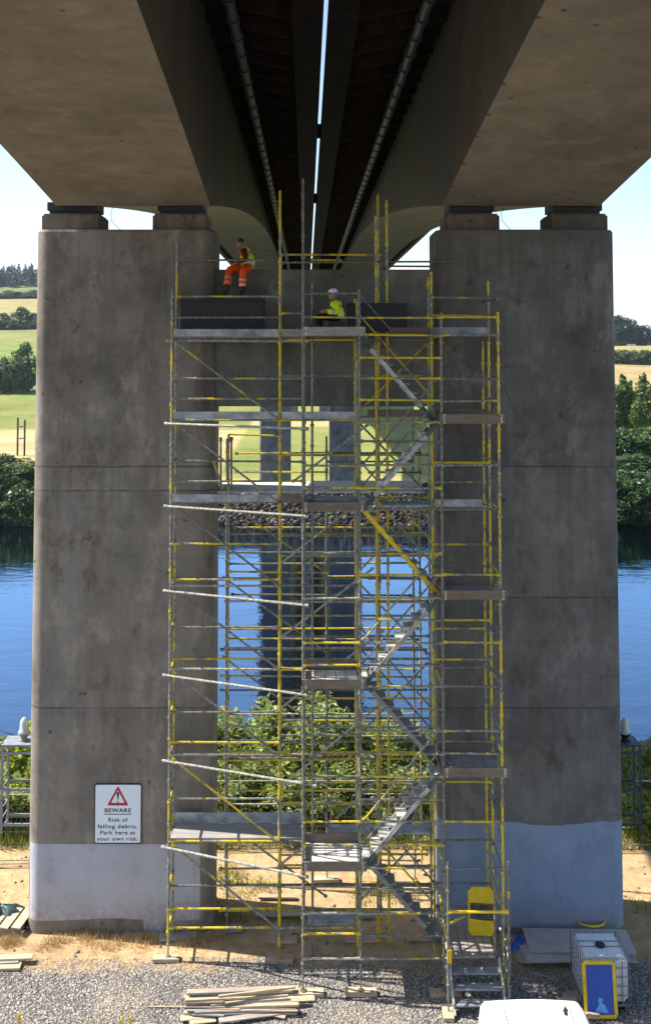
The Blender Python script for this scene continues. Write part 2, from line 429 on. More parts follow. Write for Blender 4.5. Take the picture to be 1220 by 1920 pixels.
# ------------------------------------------------------------------ ground, river
WATER = -10.0
def vnoise(x, y, s, seed=0):
    xs, ys = x / s + seed * 17.3, y / s + seed * 9.1
    return (np.sin(xs*1.3+1.7*np.sin(ys*0.9)) + np.sin(ys*1.7+1.3*np.sin(xs*1.1+2)) + 0.6*np.sin(xs*2.9+ys*2.3)) / 2.6
def smooth(e0, e1, x):
    t = np.clip((x - e0) / (e1 - e0), 0, 1); return t*t*(3-2*t)
def terrain(x, y):
    x = np.asarray(x, float); y = np.asarray(y, float)
    z = np.zeros(np.broadcast(x, y).shape)
    near = smooth(20, 10, np.abs(x)) * 0
    z = z + 0.04*vnoise(x, y, 1.3) * smooth(-5, 10, y) + 0.025*smooth(25.2, 26.2, y)*smooth(-9, -7, x)*smooth(-1.0, -4.0, x)
    ys = y + 1.5*vnoise(x, y, 14, 2)
    z = np.where(y > 30, z - 12.0*smooth(37, 58, ys), z)
    # far bank
    yb = y + 1.8*vnoise(x, y, 11, 4) * smooth(12, 30, np.abs(x))
    bank = -12 + 6.6*smooth(138.6, 147.5, yb)
    far = bank + 1.0*smooth(150, 260, y)
    hill = 0.118*np.maximum(0, y-285) * smooth(240, 420, y) - 0.00001*np.maximum(0, y-285)**2
    hill = hill * (1 + 0.10*vnoise(x, y, 160, 3)) + 3.0*vnoise(x, y, 70, 6)*smooth(280, 420, y)
    sr = smooth(25, 70, x)
    far = far + np.minimum(hill, 78)*(1 - sr) + np.minimum(hill*.45, 19.5)*sr
    return np.where(y > 100, far, z)
def tz(x, y): return float(terrain(np.array([x]), np.array([y]))[0])

def steps(a, spec):
    out = [a]
    for end, st in spec:
        while out[-1] < end - 1e-6: out.append(min(end, out[-1] + st))
    return out
ysx = steps(-400, [(-20, 40), (12, 4), (20, 0.5), (36, 0.22), (62, 0.8), (134, 6), (152, 0.5), (300, 4), (900, 12), (2200, 60), (6000, 400)])
xr = steps(0, [(11, 0.25), (24, 0.8), (60, 3), (150, 8), (400, 25), (1200, 100), (4000, 400)])
xsx = [-v for v in reversed(xr[1:])] + xr
GX, GY = np.meshgrid(np.array(xsx), np.array(ysx))
GZ = terrain(GX, GY)
nx, ny = len(xsx), len(ysx)
me = bpy.data.meshes.new('ground')
V = np.stack([GX.ravel(), GY.ravel(), GZ.ravel()], 1)
idx = np.arange(nx*ny).reshape(ny, nx)
Fq = np.stack([idx[:-1,:-1].ravel(), idx[:-1,1:].ravel(), idx[1:,1:].ravel(), idx[1:,:-1].ravel()], 1)
me.from_pydata(V.tolist(), [], Fq.tolist())
# land colour: what grows where (fields, meadow, bank)
C = np.zeros((nx*ny, 4)); C[:, 3] = 1
x, y = V[:,0], V[:,1]
def put(mask, col):
    mk = np.clip(mask, 0, 1)[:, None]
    C[:, :3] = C[:, :3]*(1-mk) + np.array(col)*mk
put(np.ones_like(x), (0.10, 0.13, 0.035))
put((y > 100)*1.0, (0.19, 0.215, 0.062))                                   # meadow
put((y > 147)*(y < 158)*smooth(0, 0.6, vnoise(x, y, 6, 3)), (0.36, 0.28, 0.12))
put(smooth(240, 244, y)*smooth(275, 270, y)*(x < 12)*(x > -14), (0.36, 0.30, 0.15)); put((y > 149)*smooth(238, 234, y)*(x < -14), (0.36, 0.29, 0.155)); put(smooth(234, 238, y)*smooth(320, 312, y)*(x < -14), (0.165, 0.185, 0.05))   # cut field
put(smooth(232, 236, y)*(x >= 12), (0.17, 0.20, 0.06))
put(smooth(316, 320, y)*(x < 20), (0.15, 0.20, 0.05))
put(smooth(500, 504, y)*(x < 20), (0.19, 0.195, 0.07))
put(smooth(585, 592, y), (0.27, 0.24, 0.11))
put(smooth(800, 810, y), (0.12, 0.15, 0.06))
put(smooth(370, 375, y)*smooth(480, 470, y)*(x > 60), (0.32, 0.24, 0.12))
put(smooth(480, 490, y)*smooth(590, 580, y)*(x > 60), (0.15, 0.20, 0.06))
at_ = me.color_attributes.new('land', 'FLOAT_COLOR', 'POINT')
at_.data.foreach_set('color', C.ravel().astype(np.float32))
for p in me.polygons: p.use_smooth = True
m, nt, b = mat('ground cover'); M['ground'] = m
geo = nt.nodes.new('ShaderNodeNewGeometry'); pos = geo.outputs['Position']
sep = nt.nodes.new('ShaderNodeSeparateXYZ'); L(nt, pos, sep.inputs[0]); X_, Y_, Z_ = sep.outputs
ac = nt.nodes.new('ShaderNodeVertexColor'); ac.layer_name = 'land'
n1 = noise(nt, pos, 0.35, 5, 0.6); n2 = noise(nt, pos, 3.0, 6, 0.7); n3 = noise(nt, pos, 0.03, 5, 0.6)
land = mixc(nt, 1.0, ac.outputs[0], ramp(nt, noise(nt, pos, 0.06, 9, 0.72), [(0.32, (0.62, 0.70, 0.5)), (0.7, (1.35, 1.22, 1.2))]), 'MULTIPLY')
land = mixc(nt, mrange(nt, n1, 0.5, 0.7, 0, 0.35), land, (0.30, 0.24, 0.10))
# site: dirt and gravel
dirt = ramp(nt, n2, [(0.25, (0.24, 0.155, 0.075)), (0.5, (0.40, 0.275, 0.145)), (0.75, (0.52, 0.39, 0.22))])
dirt = mixc(nt, mrange(nt, n1, 0.50, 0.68, 0, 0.7), dirt, (0.26, 0.185, 0.10))
vo = node(nt, 'ShaderNodeTexVoronoi'); vo.inputs['Scale'].default_value = 15.0; vo.inputs['Randomness'].default_value = 1.0
L(nt, pos, vo.inputs['Vector'])
sepc = nt.nodes.new('ShaderNodeSeparateColor'); L(nt, vo.outputs['Color'], sepc.inputs[0])
grav = ramp(nt, sepc.outputs[0], [(0.0, (0.17, 0.16, 0.15)), (0.45, (0.28, 0.265, 0.245)), (0.8, (0.40, 0.365, 0.32)), (1.0, (0.54, 0.49, 0.43))])
grav = mixc(nt, mrange(nt, vo.outputs['Distance'], 0.35, 0.62, 0, 0.75), grav, (0.05, 0.047, 0.045))
grav = mixc(nt, mrange(nt, n1, 0.5, 0.72, 0, 0.55), grav, (0.40, 0.31, 0.21))
gb = mth(nt, 'ADD', Y_, mth(nt, 'MULTIPLY', mth(nt, 'SUBTRACT', n1, 0.5), 2.2))
gb = mth(nt, 'ADD', gb, mth(nt, 'MULTIPLY', mth(nt, 'SUBTRACT', n2, 0.5), 1.0))
gm = mrange(nt, gb, 24.35, 24.85, 1, 0)
site = mixc(nt, gm, dirt, grav)
yy = mth(nt, 'ADD', Y_, mth(nt, 'MULTIPLY', mth(nt, 'SUBTRACT', n1, 0.5), 5.0))
fm = mrange(nt, yy, 31.5, 33.5)
c = mixc(nt, fm, site, land)
riv = mrange(nt, Z_, -9.8, -9.0, 1, 0)
c = mixc(nt, riv, c, (0.07, 0.06, 0.045))
L(nt, c, b.inputs['Base Color']); b.inputs['Roughness'].default_value = 0.95
b.inputs['Specular IOR Level'].default_value = 0.15
hh = mth(nt, 'ADD', mth(nt, 'MULTIPLY', n2, 0.6), mth(nt, 'MULTIPLY', mth(nt, 'MULTIPLY', gm, vo.outputs['Distance']), -1.0))
bump(nt, b, hh, 0.9, 0.07)
me.materials.append(m)
go = bpy.data.objects.new('ground', me); COL.objects.link(go); go['kind'] = 'structure'

m, nt, b = mat('river water'); M['water'] = m
geo = nt.nodes.new('ShaderNodeNewGeometry')
mp = node(nt, 'ShaderNodeMapping'); mp.inputs['Scale'].default_value = (0.55, 1.0, 1.0); L(nt, geo.outputs['Position'], mp.inputs[0])
wn = mth(nt, 'ADD', mth(nt, 'MULTIPLY', noise(nt, mp.outputs[0], 0.5, 3, 0.5), 1.0), mth(nt, 'MULTIPLY', noise(nt, mp.outputs[0], 1.9, 3, 0.55), 0.35))
b.inputs['Base Color'].default_value = (0.0015, 0.0025, 0.004, 1); b.inputs['Roughness'].default_value = 0.05; b.inputs['Specular Tint'].default_value = (0.20, 0.58, 1.0, 1)
b.inputs['IOR'].default_value = 1.33
bump(nt, b, wn, 0.20, 0.22)
gl_b = nt.nodes.new('ShaderNodeBsdfGlossy'); gl_b.inputs['Color'].default_value = (0.33, 0.52, 0.76, 1); gl_b.inputs['Roughness'].default_value = 0.05
L(nt, b.inputs['Normal'].links[0].from_socket, gl_b.inputs['Normal'])
lw = nt.nodes.new('ShaderNodeFresnel'); lw.inputs['IOR'].default_value = 1.33
mxw = nt.nodes.new('ShaderNodeMixShader'); L(nt, mrange(nt, lw.outputs[0], 0.02, 0.30, 0.12, 0.85), mxw.inputs[0])
L(nt, b.outputs[0], mxw.inputs[1]); L(nt, gl_b.outputs[0], mxw.inputs[2]); L(nt, mxw.outputs[0], nt.nodes['Material Output'].inputs['Surface'])
wb = MB().add([(-3000, 41, WATER), (3000, 41, WATER), (3000, 146, WATER), (-3000, 146, WATER)], [(0, 1, 2, 3)])
wo = wb.build('river_water', m, origin=(0, 0, 0)); wo['kind'] = 'structure'

# ------------------------------------------------------------------ bridge
PY = 26.875                                  # centre line of the near pier
SPAN = 125.0
def soffit(Y):
    u = abs((Y - 26.15 + SPAN/2) % SPAN - SPAN/2)
    return H + 7.8 - 4.15*max(0, 1 - u/60.0)**2
zdeck = H + 8.0
def bridge_deck(label, s, x_in, x_out, x_gap, x_edge, beam_w, pipe_x):
    """s=-1 left / +1 right carriageway"""
    t = thing('bridge_deck', label, 'bridge', (x_in, 20, zdeck), 'twin decks of the bridge')
    g = MB(); ys = steps(-45, [(26.15, 2.5), (90, 2.5), (420, 5)])
    n = len(ys)
    for Y in ys:
        z = soffit(Y)
        lo, hi = sorted((x_in, x_out))
        g.v += [(lo, Y, z), (hi, Y, z), (hi, Y, zdeck + .28), (lo, Y, zdeck + .28)]
    for i in range(n-1):
        for k in range(4):
            k2 = (k+1) % 4
            g.f.append((i*4+k, i*4+k2, i*4+4+k2, i*4+4+k))
    g.f += [(3,2,1,0), tuple((n-1)*4+k for k in range(4))]
    gb_ = g.build('box_girder', 'girder', t, bevel=0)
    gb_.data.materials.append(M['girder_web_shade'])
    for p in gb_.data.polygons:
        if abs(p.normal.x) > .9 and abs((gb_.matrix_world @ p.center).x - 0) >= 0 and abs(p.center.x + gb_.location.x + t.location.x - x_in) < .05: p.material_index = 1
    lo, hi = sorted((x_gap, x_edge))
    MB().box((lo, -45, zdeck+.285), (hi, 420, zdeck+.6)).build('deck_slab', 'deck_dark', t)
    # outer cantilever fascia
    e0, e1 = sorted((x_edge, x_edge + s*0.25))
    MB().box((e0, -45, zdeck+.1), (e1, 420, zdeck+.75)).build('parapet', 'girder', t)
    # edge beam by the central gap
    a, b_ = sorted((x_gap, x_gap + s*beam_w))
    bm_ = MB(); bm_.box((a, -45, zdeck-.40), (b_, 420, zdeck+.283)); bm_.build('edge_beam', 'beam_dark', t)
    ibeam = x_gap + s*beam_w
    k = 0
    Y = 17.6
    while Y < 150 and k < 92:
        xr_ = x_in - s*0.003
        xl = ibeam + s*0.003
        zt = zdeck + .28
        p = [(xl, zt), (xl, zdeck - .36), (xr_, zdeck + .10), (xr_, zt)]
        MB().prism(p, Y-.02, Y+.02).build('bracket', 'steel_brown', t, origin=(xl, Y, zt))
        k += 1; Y += 1.45
    prof = []; yq = 0.0
    while yq < 190:
        prof += [(yq, .125), (yq+1.12, .125), (yq+1.121, .165), (yq+1.25, .165), (yq+1.251, .125)]; yq += 1.4
    MB().lathe((pipe_x, 12, zdeck-.45), (pipe_x, 205, zdeck-.45), prof, 10).build('pipe', 'pipe', t, smooth=False)
    for j in range(20):
        yq = 18 + 4.35*j
        MB().box((pipe_x-.03, yq, zdeck-.30), (pipe_x+.03, yq+.05, zdeck+.05)).build('pipe_hanger', 'steel_brown', t)
    return t
bl = bridge_deck('left concrete bridge deck overhead with a deep box girder and a pipe under it', -1, -2.5, -6.5, 0.382, -7.35, 0.72, -1.70)
br = bridge_deck('right concrete bridge deck overhead with rusty spots along its girder edge', 1, 3.5, 7.6, 0.535, 8.4, 0.66, 2.66)
for yq, wq in ((37, .7), (54, 1.0)):
    MB().box((0.386, yq, zdeck-.2), (0.531, yq+wq, zdeck+.2)).build('joint_plate', 'deck_dark', bl)
for yq in (15.2, 17.9, 19.5, 20.8, 22.6, 24.4):            # rust blooms where rebar ends show on the edge
    r_ = rnd.uniform(.02, .035)
    z = soffit(yq)
    MB().box((3.49, yq, z-.02), (3.49+r_*3, yq+r_*3, z+.02)).build('rust_spot', simple('rust', (0.22, 0.07, 0.01), 0.9), br)

def column(x0, x1, mname, parent, zb, zt, yc=PY, dep=1.75, rad=0.36):
    pts = []
    for cx_, cy_, a0 in ((x1-rad, yc-dep/2+rad, -90), (x1-rad, yc+dep/2-rad, 0), (x0+rad, yc+dep/2-rad, 90), (x0+rad, yc-dep/2+rad, 180)):
        arc = [R(a0 + 90*k/10) for k in range(11)]
        t0_ = (-math.sin(arc[0]), math.cos(arc[0])); t1_ = (-math.sin(arc[-1]), math.cos(arc[-1]))
        e = .012
        pts.append((cx_+rad*math.cos(arc[0])-t0_[0]*e, cy_+rad*math.sin(arc[0])-t0_[1]*e))
        pts += [(cx_+rad*math.cos(a), cy_+rad*math.sin(a)) for a in arc]
        pts.append((cx_+rad*math.cos(arc[-1])+t1_[0]*e, cy_+rad*math.sin(arc[-1])+t1_[1]*e))
    n = len(pts); g = MB()
    nz = 2
    v = [(px_, py_, zb) for px_, py_ in pts] + [(px_, py_, zt-.06) for px_, py_ in pts]
    cxm, cym = (x0+x1)/2, yc
    v += [(cxm+(px_-cxm)*.985, cym+(py_-cym)*.975, zt) for px_, py_ in pts]
    f = [tuple(reversed(range(n))), tuple(range(2*n, 3*n))]
    for r_ in range(2):
        for i in range(n):
            j = (i+1) % n; f.append((r_*n+i, r_*n+j, (r_+1)*n+j, (r_+1)*n+i))
    g.add(v, f)
    o = g.build('column', mname, parent, origin=(cxm, cym, zb))
    for p in o.data.polygons: p.use_smooth = len(p.vertices) == 4 and abs(p.normal.z) < .05
    bm = bmesh.new(); bm.from_mesh(o.data)
    for e in bm.edges:
        if all(abs(v.co.z - e.verts[0].co.z) < .01 for v in e.verts): e.smooth = False
    bm.to_mesh(o.data); bm.free()
    return o
XL0, XL1, XR0, XR1 = -7.0, -2.36, 3.32, 7.96
ztop = zat(430, 26.0)
pier = thing('bridge_pier', 'near concrete bridge pier of two broad columns behind the scaffold, bases painted white', 'bridge pier', (0.48, PY, 0), 'bridge piers')
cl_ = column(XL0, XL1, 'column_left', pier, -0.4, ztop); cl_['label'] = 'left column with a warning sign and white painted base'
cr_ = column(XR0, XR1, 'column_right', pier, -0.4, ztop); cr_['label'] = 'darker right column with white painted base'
zb0, zb1 = zat(762, 26.3), zat(505, 26.3)
MB().box((XL1-.15, 26.32, zb0), (XR0+.15, 27.5, zb1)).build('crossbeam', 'crossbeam', pier, bevel=.03)
for a, b_ in ((80, 190), (287, 390), (833, 935), (1028, 1137)):
    xa, xb = xat(a, 415, 26.4), xat(b_, 415, 26.4)
    zp = zat(401, 26.4)
    MB().box((xa, 26.3, ztop-.01), (xb, 27.45, zp)).build('plinth', 'plinth', pier, bevel=.05)
    bb = MB().box((xa+.17, 26.45, zp), (xb-.17, 27.3, zp+.09)).build('bearing', 'bearing', pier)
    MB().box((xa+.12, 26.4, zp+.09), (xb-.12, 27.35, soffit(26.15)+.13)).build('bearing_plate', 'bearing', bb)
# thin cable loops under the girders
for px in (212, 943):
    p = [at(px, 388, 26.6), at(px-4, 400, 26.5), at(px-2, 415, 26.5), at(px+14, 431, 26.4)]
    MB().path(p, .008, 5).build('cable', 'black', pier)
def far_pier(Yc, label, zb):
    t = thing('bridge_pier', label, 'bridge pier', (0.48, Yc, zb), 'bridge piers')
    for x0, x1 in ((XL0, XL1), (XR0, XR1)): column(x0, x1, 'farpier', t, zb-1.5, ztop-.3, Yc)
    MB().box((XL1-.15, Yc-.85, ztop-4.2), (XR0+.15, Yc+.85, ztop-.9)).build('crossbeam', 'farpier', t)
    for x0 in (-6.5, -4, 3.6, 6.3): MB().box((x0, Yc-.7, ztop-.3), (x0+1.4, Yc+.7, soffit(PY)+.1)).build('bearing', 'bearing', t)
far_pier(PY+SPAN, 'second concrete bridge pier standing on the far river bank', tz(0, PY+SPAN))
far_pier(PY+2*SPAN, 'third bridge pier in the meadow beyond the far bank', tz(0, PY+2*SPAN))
far_pier(PY+3*SPAN-25, 'most distant small bridge pier in the meadow', tz(0, PY+3*SPAN-25))

# ------------------------------------------------------------------ scaffold
RB, RC, RD = 23.65, 24.9, 25.72          # rows of standards
Xa, Xb, Xc, Xd, Xe, Xf = -3.30, -0.66, -0.085, 1.22, 3.12, 4.45
def standard(px_or_x, Y, ztop_, parent, m='tube_m', z0=0.10, r=.03):
    """upright with node rings every half metre, spindle and base plate, one surface"""
    x = px_or_x
    prof = [(0, .075), (.012, .075), (.0125, .018), (.28, .018), (.2805, .045), (.31, .045), (.311, r)]
    z = 0.55; ln = ztop_ - z0
    k = 0
    while z < ln - .12:
        big = .046 if k % 4 else .052
        prof += [(z, r), (z+.002, big), (z+.055, big), (z+.057, r)]; z += .5; k += 1
    prof.append((ln, r))
    lean = rnd.uniform(-.006, .006)
    return MB().lathe((x-lean, Y, z0), (x+lean, Y, ztop_), prof, 8).build('standard', m, parent, origin=(x, Y, z0))
def rail(name, p0, p1, parent, m='tube_m', r=.026):
    p0, p1 = Vector(p0), Vector(p1)
    p0.z += rnd.uniform(-.014, .014); p1.z += rnd.uniform(-.014, .014)
    ln = (p1-p0).length
    cr = rnd.uniform(.036, .044); cl = rnd.uniform(.06, .10)
    prof = [(0, cr), (cl, cr), (cl+.002, r), (ln-cl-.002, r), (ln-cl, cr), (ln, cr)]
    return MB().lathe(p0, p1, prof, 8).build(name, m, parent)
def planks(name, x0, x1, y0, y1, z, parent, m='plank', along='x', n=5, th=.045):
    g = MB()
    for k in range(n):
        if along == 'x':
            a = y0 + (y1-y0)*k/n; b_ = y0 + (y1-y0)*(k+1)/n - .012
            e = rnd.uniform(-.03, .03)
            g.box((x0+e, a, z-th+rnd.uniform(-.004, .004)), (x1+e, b_, z+rnd.uniform(-.004, .004)))
        else:
            a = x0 + (x1-x0)*k/n; b_ = x0 + (x1-x0)*(k+1)/n - .014
            g.box((a, y0, z-th+rnd.uniform(-.004, .004)), (b_, y1, z+rnd.uniform(-.004, .004)))
    return g.build(name, m, parent)
def pick(w=(3, 4, 3)):
    return rnd.choices(('tube_y', 'tube_m', 'tube_g'), w)[0]

sc = thing('scaffold', 'tall tube scaffold in front of and between the columns, yellow and grey tubes', 'scaffold', (Xa, RC, 0))
# standards : (x, row, top pixel)
for x, Y, py in ((Xa, RC, 545), (Xa, RD, 455), (Xb, RC, 357), (Xb, RD, 480), (Xc+.02, RD, 610), (Xd, RD, 560), (Xe-.05, RD, 520)):
    standard(x, Y, zat(py, Y), sc, 'tube_m' if x < Xa+.1 else pick((2, 4, 3)))
E1, E2 = 26.15, 28.45
for x, Y, py in ((-2.0, E1, 815), (-2.22, E2, 822), (.55, E2, 818), (1.83, 25.95, 365), (2.02, 25.6, 375), (1.74, 25.55, 405), (2.95, E2, 640), (3.18, 28.9, 800)):
    standard(x, Y, zat(py, Y), sc, pick((4, 4, 2)))
LV = [637, 787, 942, 1098, 1255, 1415, 1578, 1740]      # ledger levels (pixels at row C)
ZL = [zat(p, RC) for p in LV]
# front rails of the left bays, row C : (pixel y, from x, to x, material)
fr = [(555, Xa, Xb, 'tube_m'), (595, Xa, Xb, 'tube_g'), (710, Xa, Xc, 'tube_m'), (748, Xa, Xc, 'tube_m'),
      (865, Xa, Xc, 'tube_g'), (902, Xa, Xc, 'tube_m'), (1020, Xa, Xb, 'tube_y'), (1087, Xa, Xb, 'tube_y'), (1177, Xa, Xb, 'tube_g'),
      (1335, Xa, Xb, 'tube_g'), (1392, Xa, Xb, 'tube_y'), (1497, Xa, Xb, 'tube_m'), (1660, Xa, Xb, 'tube_g'), (1704, Xa, Xb, 'tube_y'),
      (620, Xb, Xc, 'tube_m'), (587, Xb, Xc, 'tube_m')]
for py, x0, x1, m_ in fr: rail('guard_rail', (x0, RC, zat(py, RC)), (x1, RC, zat(py, RC)), sc, m_)
for i, z in enumerate(ZL):
    m_ = ('tube_g', 'tube_m', 'tube_g', 'tube_w', 'tube_w', 'tube_w', 'tube_y', 'tube_y')[i]
    rail('ledger', (Xa, RC, z), (Xb, RC, z), sc, m_, .028)
    rail('ledger', (Xb, RC, z), (Xd, RC, z), sc, pick(), .028)
    rail('ledger', (Xa, RD, z), (Xb, RD, z), sc, pick())
    rail('ledger', (Xb, RD, z), (Xe-.05, RD, z), sc, pick())
    for x in (Xa, Xb): rail('transom', (x, RC, z-.02), (x, RD, z-.02), sc, pick())
    for dz in (.95, 1.45):
        if i and dz < 1: rail('guard_rail', (Xa, RC, z+dz), (Xa, RD, z+dz), sc, pick())
    if i:
        for dz in ((.55, 1.05) if i > 2 else (1.05,)): rail('guard_rail', (Xb, RD, z+dz), (Xe-.05, RD, z+dz), sc, pick())
# raking braces on the left bay
for i in range(7):
    rail('brace', (Xa+.08, RC-.06, ZL[i]-.05), (Xb-.05, RC-.06, ZL[i+1]+.03), sc, ('tube_m', 'tube_m', 'tube_g', 'tube_g', 'tube_m', 'tube_y', 'tube_m')[i], .026)
# long silver tie tubes running forward to the stair tower
for i, (py, pe) in enumerate(((639, 628), (795, 803), (950, 967), (1107, 1133), (1267, 1301), (1427, 1473), (1589, 1642))):
    z = zat(py, RC)
    rail('tie_tube', (Xa-.17, RC+.02 if i else RC+.06, z), (Xc+.12+(.18 if i == 5 else 0), RB-.07 if i else RC+.06, z-(.02 if i else 0)), sc, 'tube_w', .03)
# rear rails seen through the opening
for py, x0, x1, Y, m_ in ((815, -2.2, Xb, E2, 'tube_y'), (850, -2.0, .6, E2, 'tube_y'), (885, -2.0, .6, E2, 'tube_y'), (865, .55, 2.95, E2, 'tube_m'),
        (828, 1.83, 3.18, E2, 'tube_g'), (850, .55, 3.18, E2, 'tube_g'), (885, 1.7, 3.18, E2, 'tube_g'), (990, -2.2, 2.95, E2, 'tube_y'),
        (1057, -2.2, 3.1, E2, 'tube_m'), (1072, -2.0, .55, E1, 'tube_y'), (1115, -2.1, 2.9, E2, 'tube_g'), (1128, -2.1, 2.9, E1, 'tube_w'), (1085, 1.7, 3.1, E2, 'tube_g'), (1020, 1.7, 3.1, E2, 'tube_g'),
        (1198, -2.2, 3.1, E2, 'tube_m'), (1215, -2.1, 2.9, E1, 'tube_w'), (1235, -2.2, 3.1, E2, 'tube_g'), (1268, -2.2, 2.9, E1, 'tube_m'), (1178, 1.7, 3.1, E2, 'tube_y'),
        (1340, -2.2, 2.9, E2, 'tube_w'), (1362, -2.2, 3.1, E1, 'tube_w'), (1388, -2.2, 3.1, E2, 'tube_g'), (1410, -2.2, 3.1, E1, 'tube_y'), (1422, -2.2, 1.0, E2, 'tube_g'),
        (1482, -2.2, 3.1, E1, 'tube_y'), (1509, -2.2, 3.1, E2, 'tube_w'), (1468, 1.7, 3.1, E2, 'tube_g'), (1540, 1.7, 3.1, E1, 'tube_y'), (1578, 1.2, 3.1, E1, 'tube_y'), (1628, -2.2, 3.1, E1, 'tube_m'),
        (1612, 1.7, 3.1, E2, 'tube_g'), (1660, -2.0, 3.1, E1, 'tube_g'), (1708, -2.2, 3.1, E1, 'tube_y'), (1688, 1.7, 3.1, E2, 'tube_y')):
    rail('rear_rail', (x0, Y, zat(py, Y)), (x1, Y, zat(py, Y)+rnd.uniform(-.03, .03)), sc, m_)
for i in range(7):
    p_, q_ = ((Xd+.05, ZL[i]-.1), (Xe-.1, ZL[i+1]+.1)) if i % 2 else ((Xe-.1, ZL[i]-.1), (Xd+.05, ZL[i+1]+.1))
    rail('brace', (p_[0], RD+.07, p_[1]), (q_[0], RD+.07, q_[1]), sc, pick())
for i in range(16):
    Y_r = rnd.choice((E1+.06, E2+.06)); py_ = 1000+43*i+rnd.uniform(-9, 9); xa_ = rnd.choice((-2.2, -2.2, .55, -.7))
    rail('rear_rail', (xa_, Y_r, zat(py_, Y_r)), (3.05, Y_r, zat(py_, Y_r)+rnd.uniform(-.04, .04)), sc, pick((5, 3, 2)))
for i in range(5):
    rail('brace', (-2.15, E1+.1, ZL[2+i]-.1), (.5, E1+.1, ZL[3+i]), sc, 'tube_m')
# top rails against the sky
for py, x0, x1, Y, m_ in ((488, Xa, Xb, RD, 'tube_g'), (478, Xb, 2.0, 25.6, 'tube_y'), (492, Xb, 2.0, 26.2, 'tube_m'), (490, 1.8, 3.75, 25.9, 'tube_g'), (500, 1.8, 3.6, 26.25, 'tube_g'), (488, .1, .9, 25.9, 'tube_m')):
    rail('guard_rail', (x0, Y, zat(py, Y)), (x1, Y, zat(py, Y)), sc, m_)
# long light braces across the middle
for a, b_, Y in (((548, 905), (690, 795), 25.4), ((526, 1056), (655, 955), 25.5), ((526, 1195), (700, 1065), 25.3), ((526, 1328), (560, 1300), 25.3), ((526, 1475), (700, 1330), 25.4),
                 ((526, 1620), (566, 1588), 25.3), ((650, 1235), (720, 1180), 25.5), ((630, 1535), (722, 1448), 25.6), ((400, 865), (418, 915), 26.0)):
    rail('brace', at(*a, Y), at(*b_, Y), sc, 'tube_w' if Y < 25.6 else 'tube_m', .028)
# decks
def deck(x0, x1, y0, y1, z, parent, m='steel_deck', n=4, along='x'): planks('deck', x0, x1, y0, y1, z, parent, m, along, n)
def toe(x0, x1, Y, zlo, zhi, parent, m, th=.035):
    return MB().box((x0, Y-th/2, zlo), (x1, Y+th/2, zhi)).build('toe_board', m, parent)
deck(Xa+.05, Xb, RC+.05, RD-.03, ZL[0]+.09, sc); deck(Xb+.02, Xc, RC+.05, RD-.03, ZL[0]+.09, sc, 'plank')
deck(Xa+.05, Xd, RC+.05, RD-.03, ZL[1]+.05, sc)
deck(Xa+.05, Xd, RC+.05, RD-.03, ZL[2]+.05, sc)
deck(Xa+.05, Xc, RC+.05, RD-.03, ZL[6]+.06, sc, 'plank_grey', 3)
deck(Xc+.6, Xe, RC+.35, RD-.03, ZL[6]+.05, sc, 'steel_deck', 2)
deck(-2.3, 3.1, E1+.1, E2-.1, zat(922, 26.2), sc, 'plank_sun_paint', 8)
deck(Xc+.1, Xd-.05, RC+.1, RC+.55, zat(1736, RC), sc, 'steel_deck', 2)
toe(Xa+.04, Xb-.03, RC-.045, ZL[0]+.08, ZL[0]+.26, sc, 'steel_deck'); toe(Xb+.05, Xc-.02, RC-.045, ZL[0]+.08, ZL[0]+.26, sc, 'plank_grey')
toe(Xa+.04, Xb-.03, RC-.045, ZL[1]+.02, ZL[1]+.20, sc, 'steel_deck'); toe(Xb+.05, Xd-.02, RC-.045, ZL[1]+.02, ZL[1]+.20, sc, 'steel_deck')
toe(Xa+.04, Xb-.03, RC-.045, ZL[2]+.02, ZL[2]+.20, sc, 'steel_deck'); toe(Xb+.05, Xc-.02, RC-.045, ZL[2], ZL[2]+.21, sc, 'plank_dark')
toe(Xa+.04, Xc-.02, RD-.03, ZL[6]+.07, ZL[6]+.33, sc, 'steel_deck')
toe(Xd+.3, Xe-.02, RD-.05, ZL[1]+.02, ZL[1]+.20, sc, 'plank_dark')
toe(Xa+.02, Xa+.06, RC+.4, ZL[0]+.08, ZL[0]+.26, sc, 'plank_dark', .8)
toe(Xa+.02, Xa+.06, RC+.4, ZL[1]+.02, ZL[1]+.20, sc, 'plank_dark', .8)
# little jack posts
for px in (414, 434): rail('post', at(px, 925, 26.3), at(px, 820, 26.3), sc, 'tube_g')

# --- stair tower
stt = thing('stair_tower', 'scaffold stair tower with zigzag stair flights and timber landings in front of the opening', 'scaffold stair tower', (Xd, RB, 0))
for x, Y, py in ((Xc, RB, 335), (Xd, RB, 542), (Xe, RB, 585), (Xf, RB, 585), (Xc+.22, RC, 530), (Xd, RC, 560), (Xe-.07, RC, 510), (Xf, RC, 527), (Xf, RD, 640)):
    standard(x, Y, zat(py, Y), stt, pick((3, 4, 2)))
zLl = [zat(p, RB) for p in (628, 956, 1288, 1629)]           # left landings
zLr = [zat(p, RB) for p in (791, 1121, 1453)]                # right landings
zE = 0.78
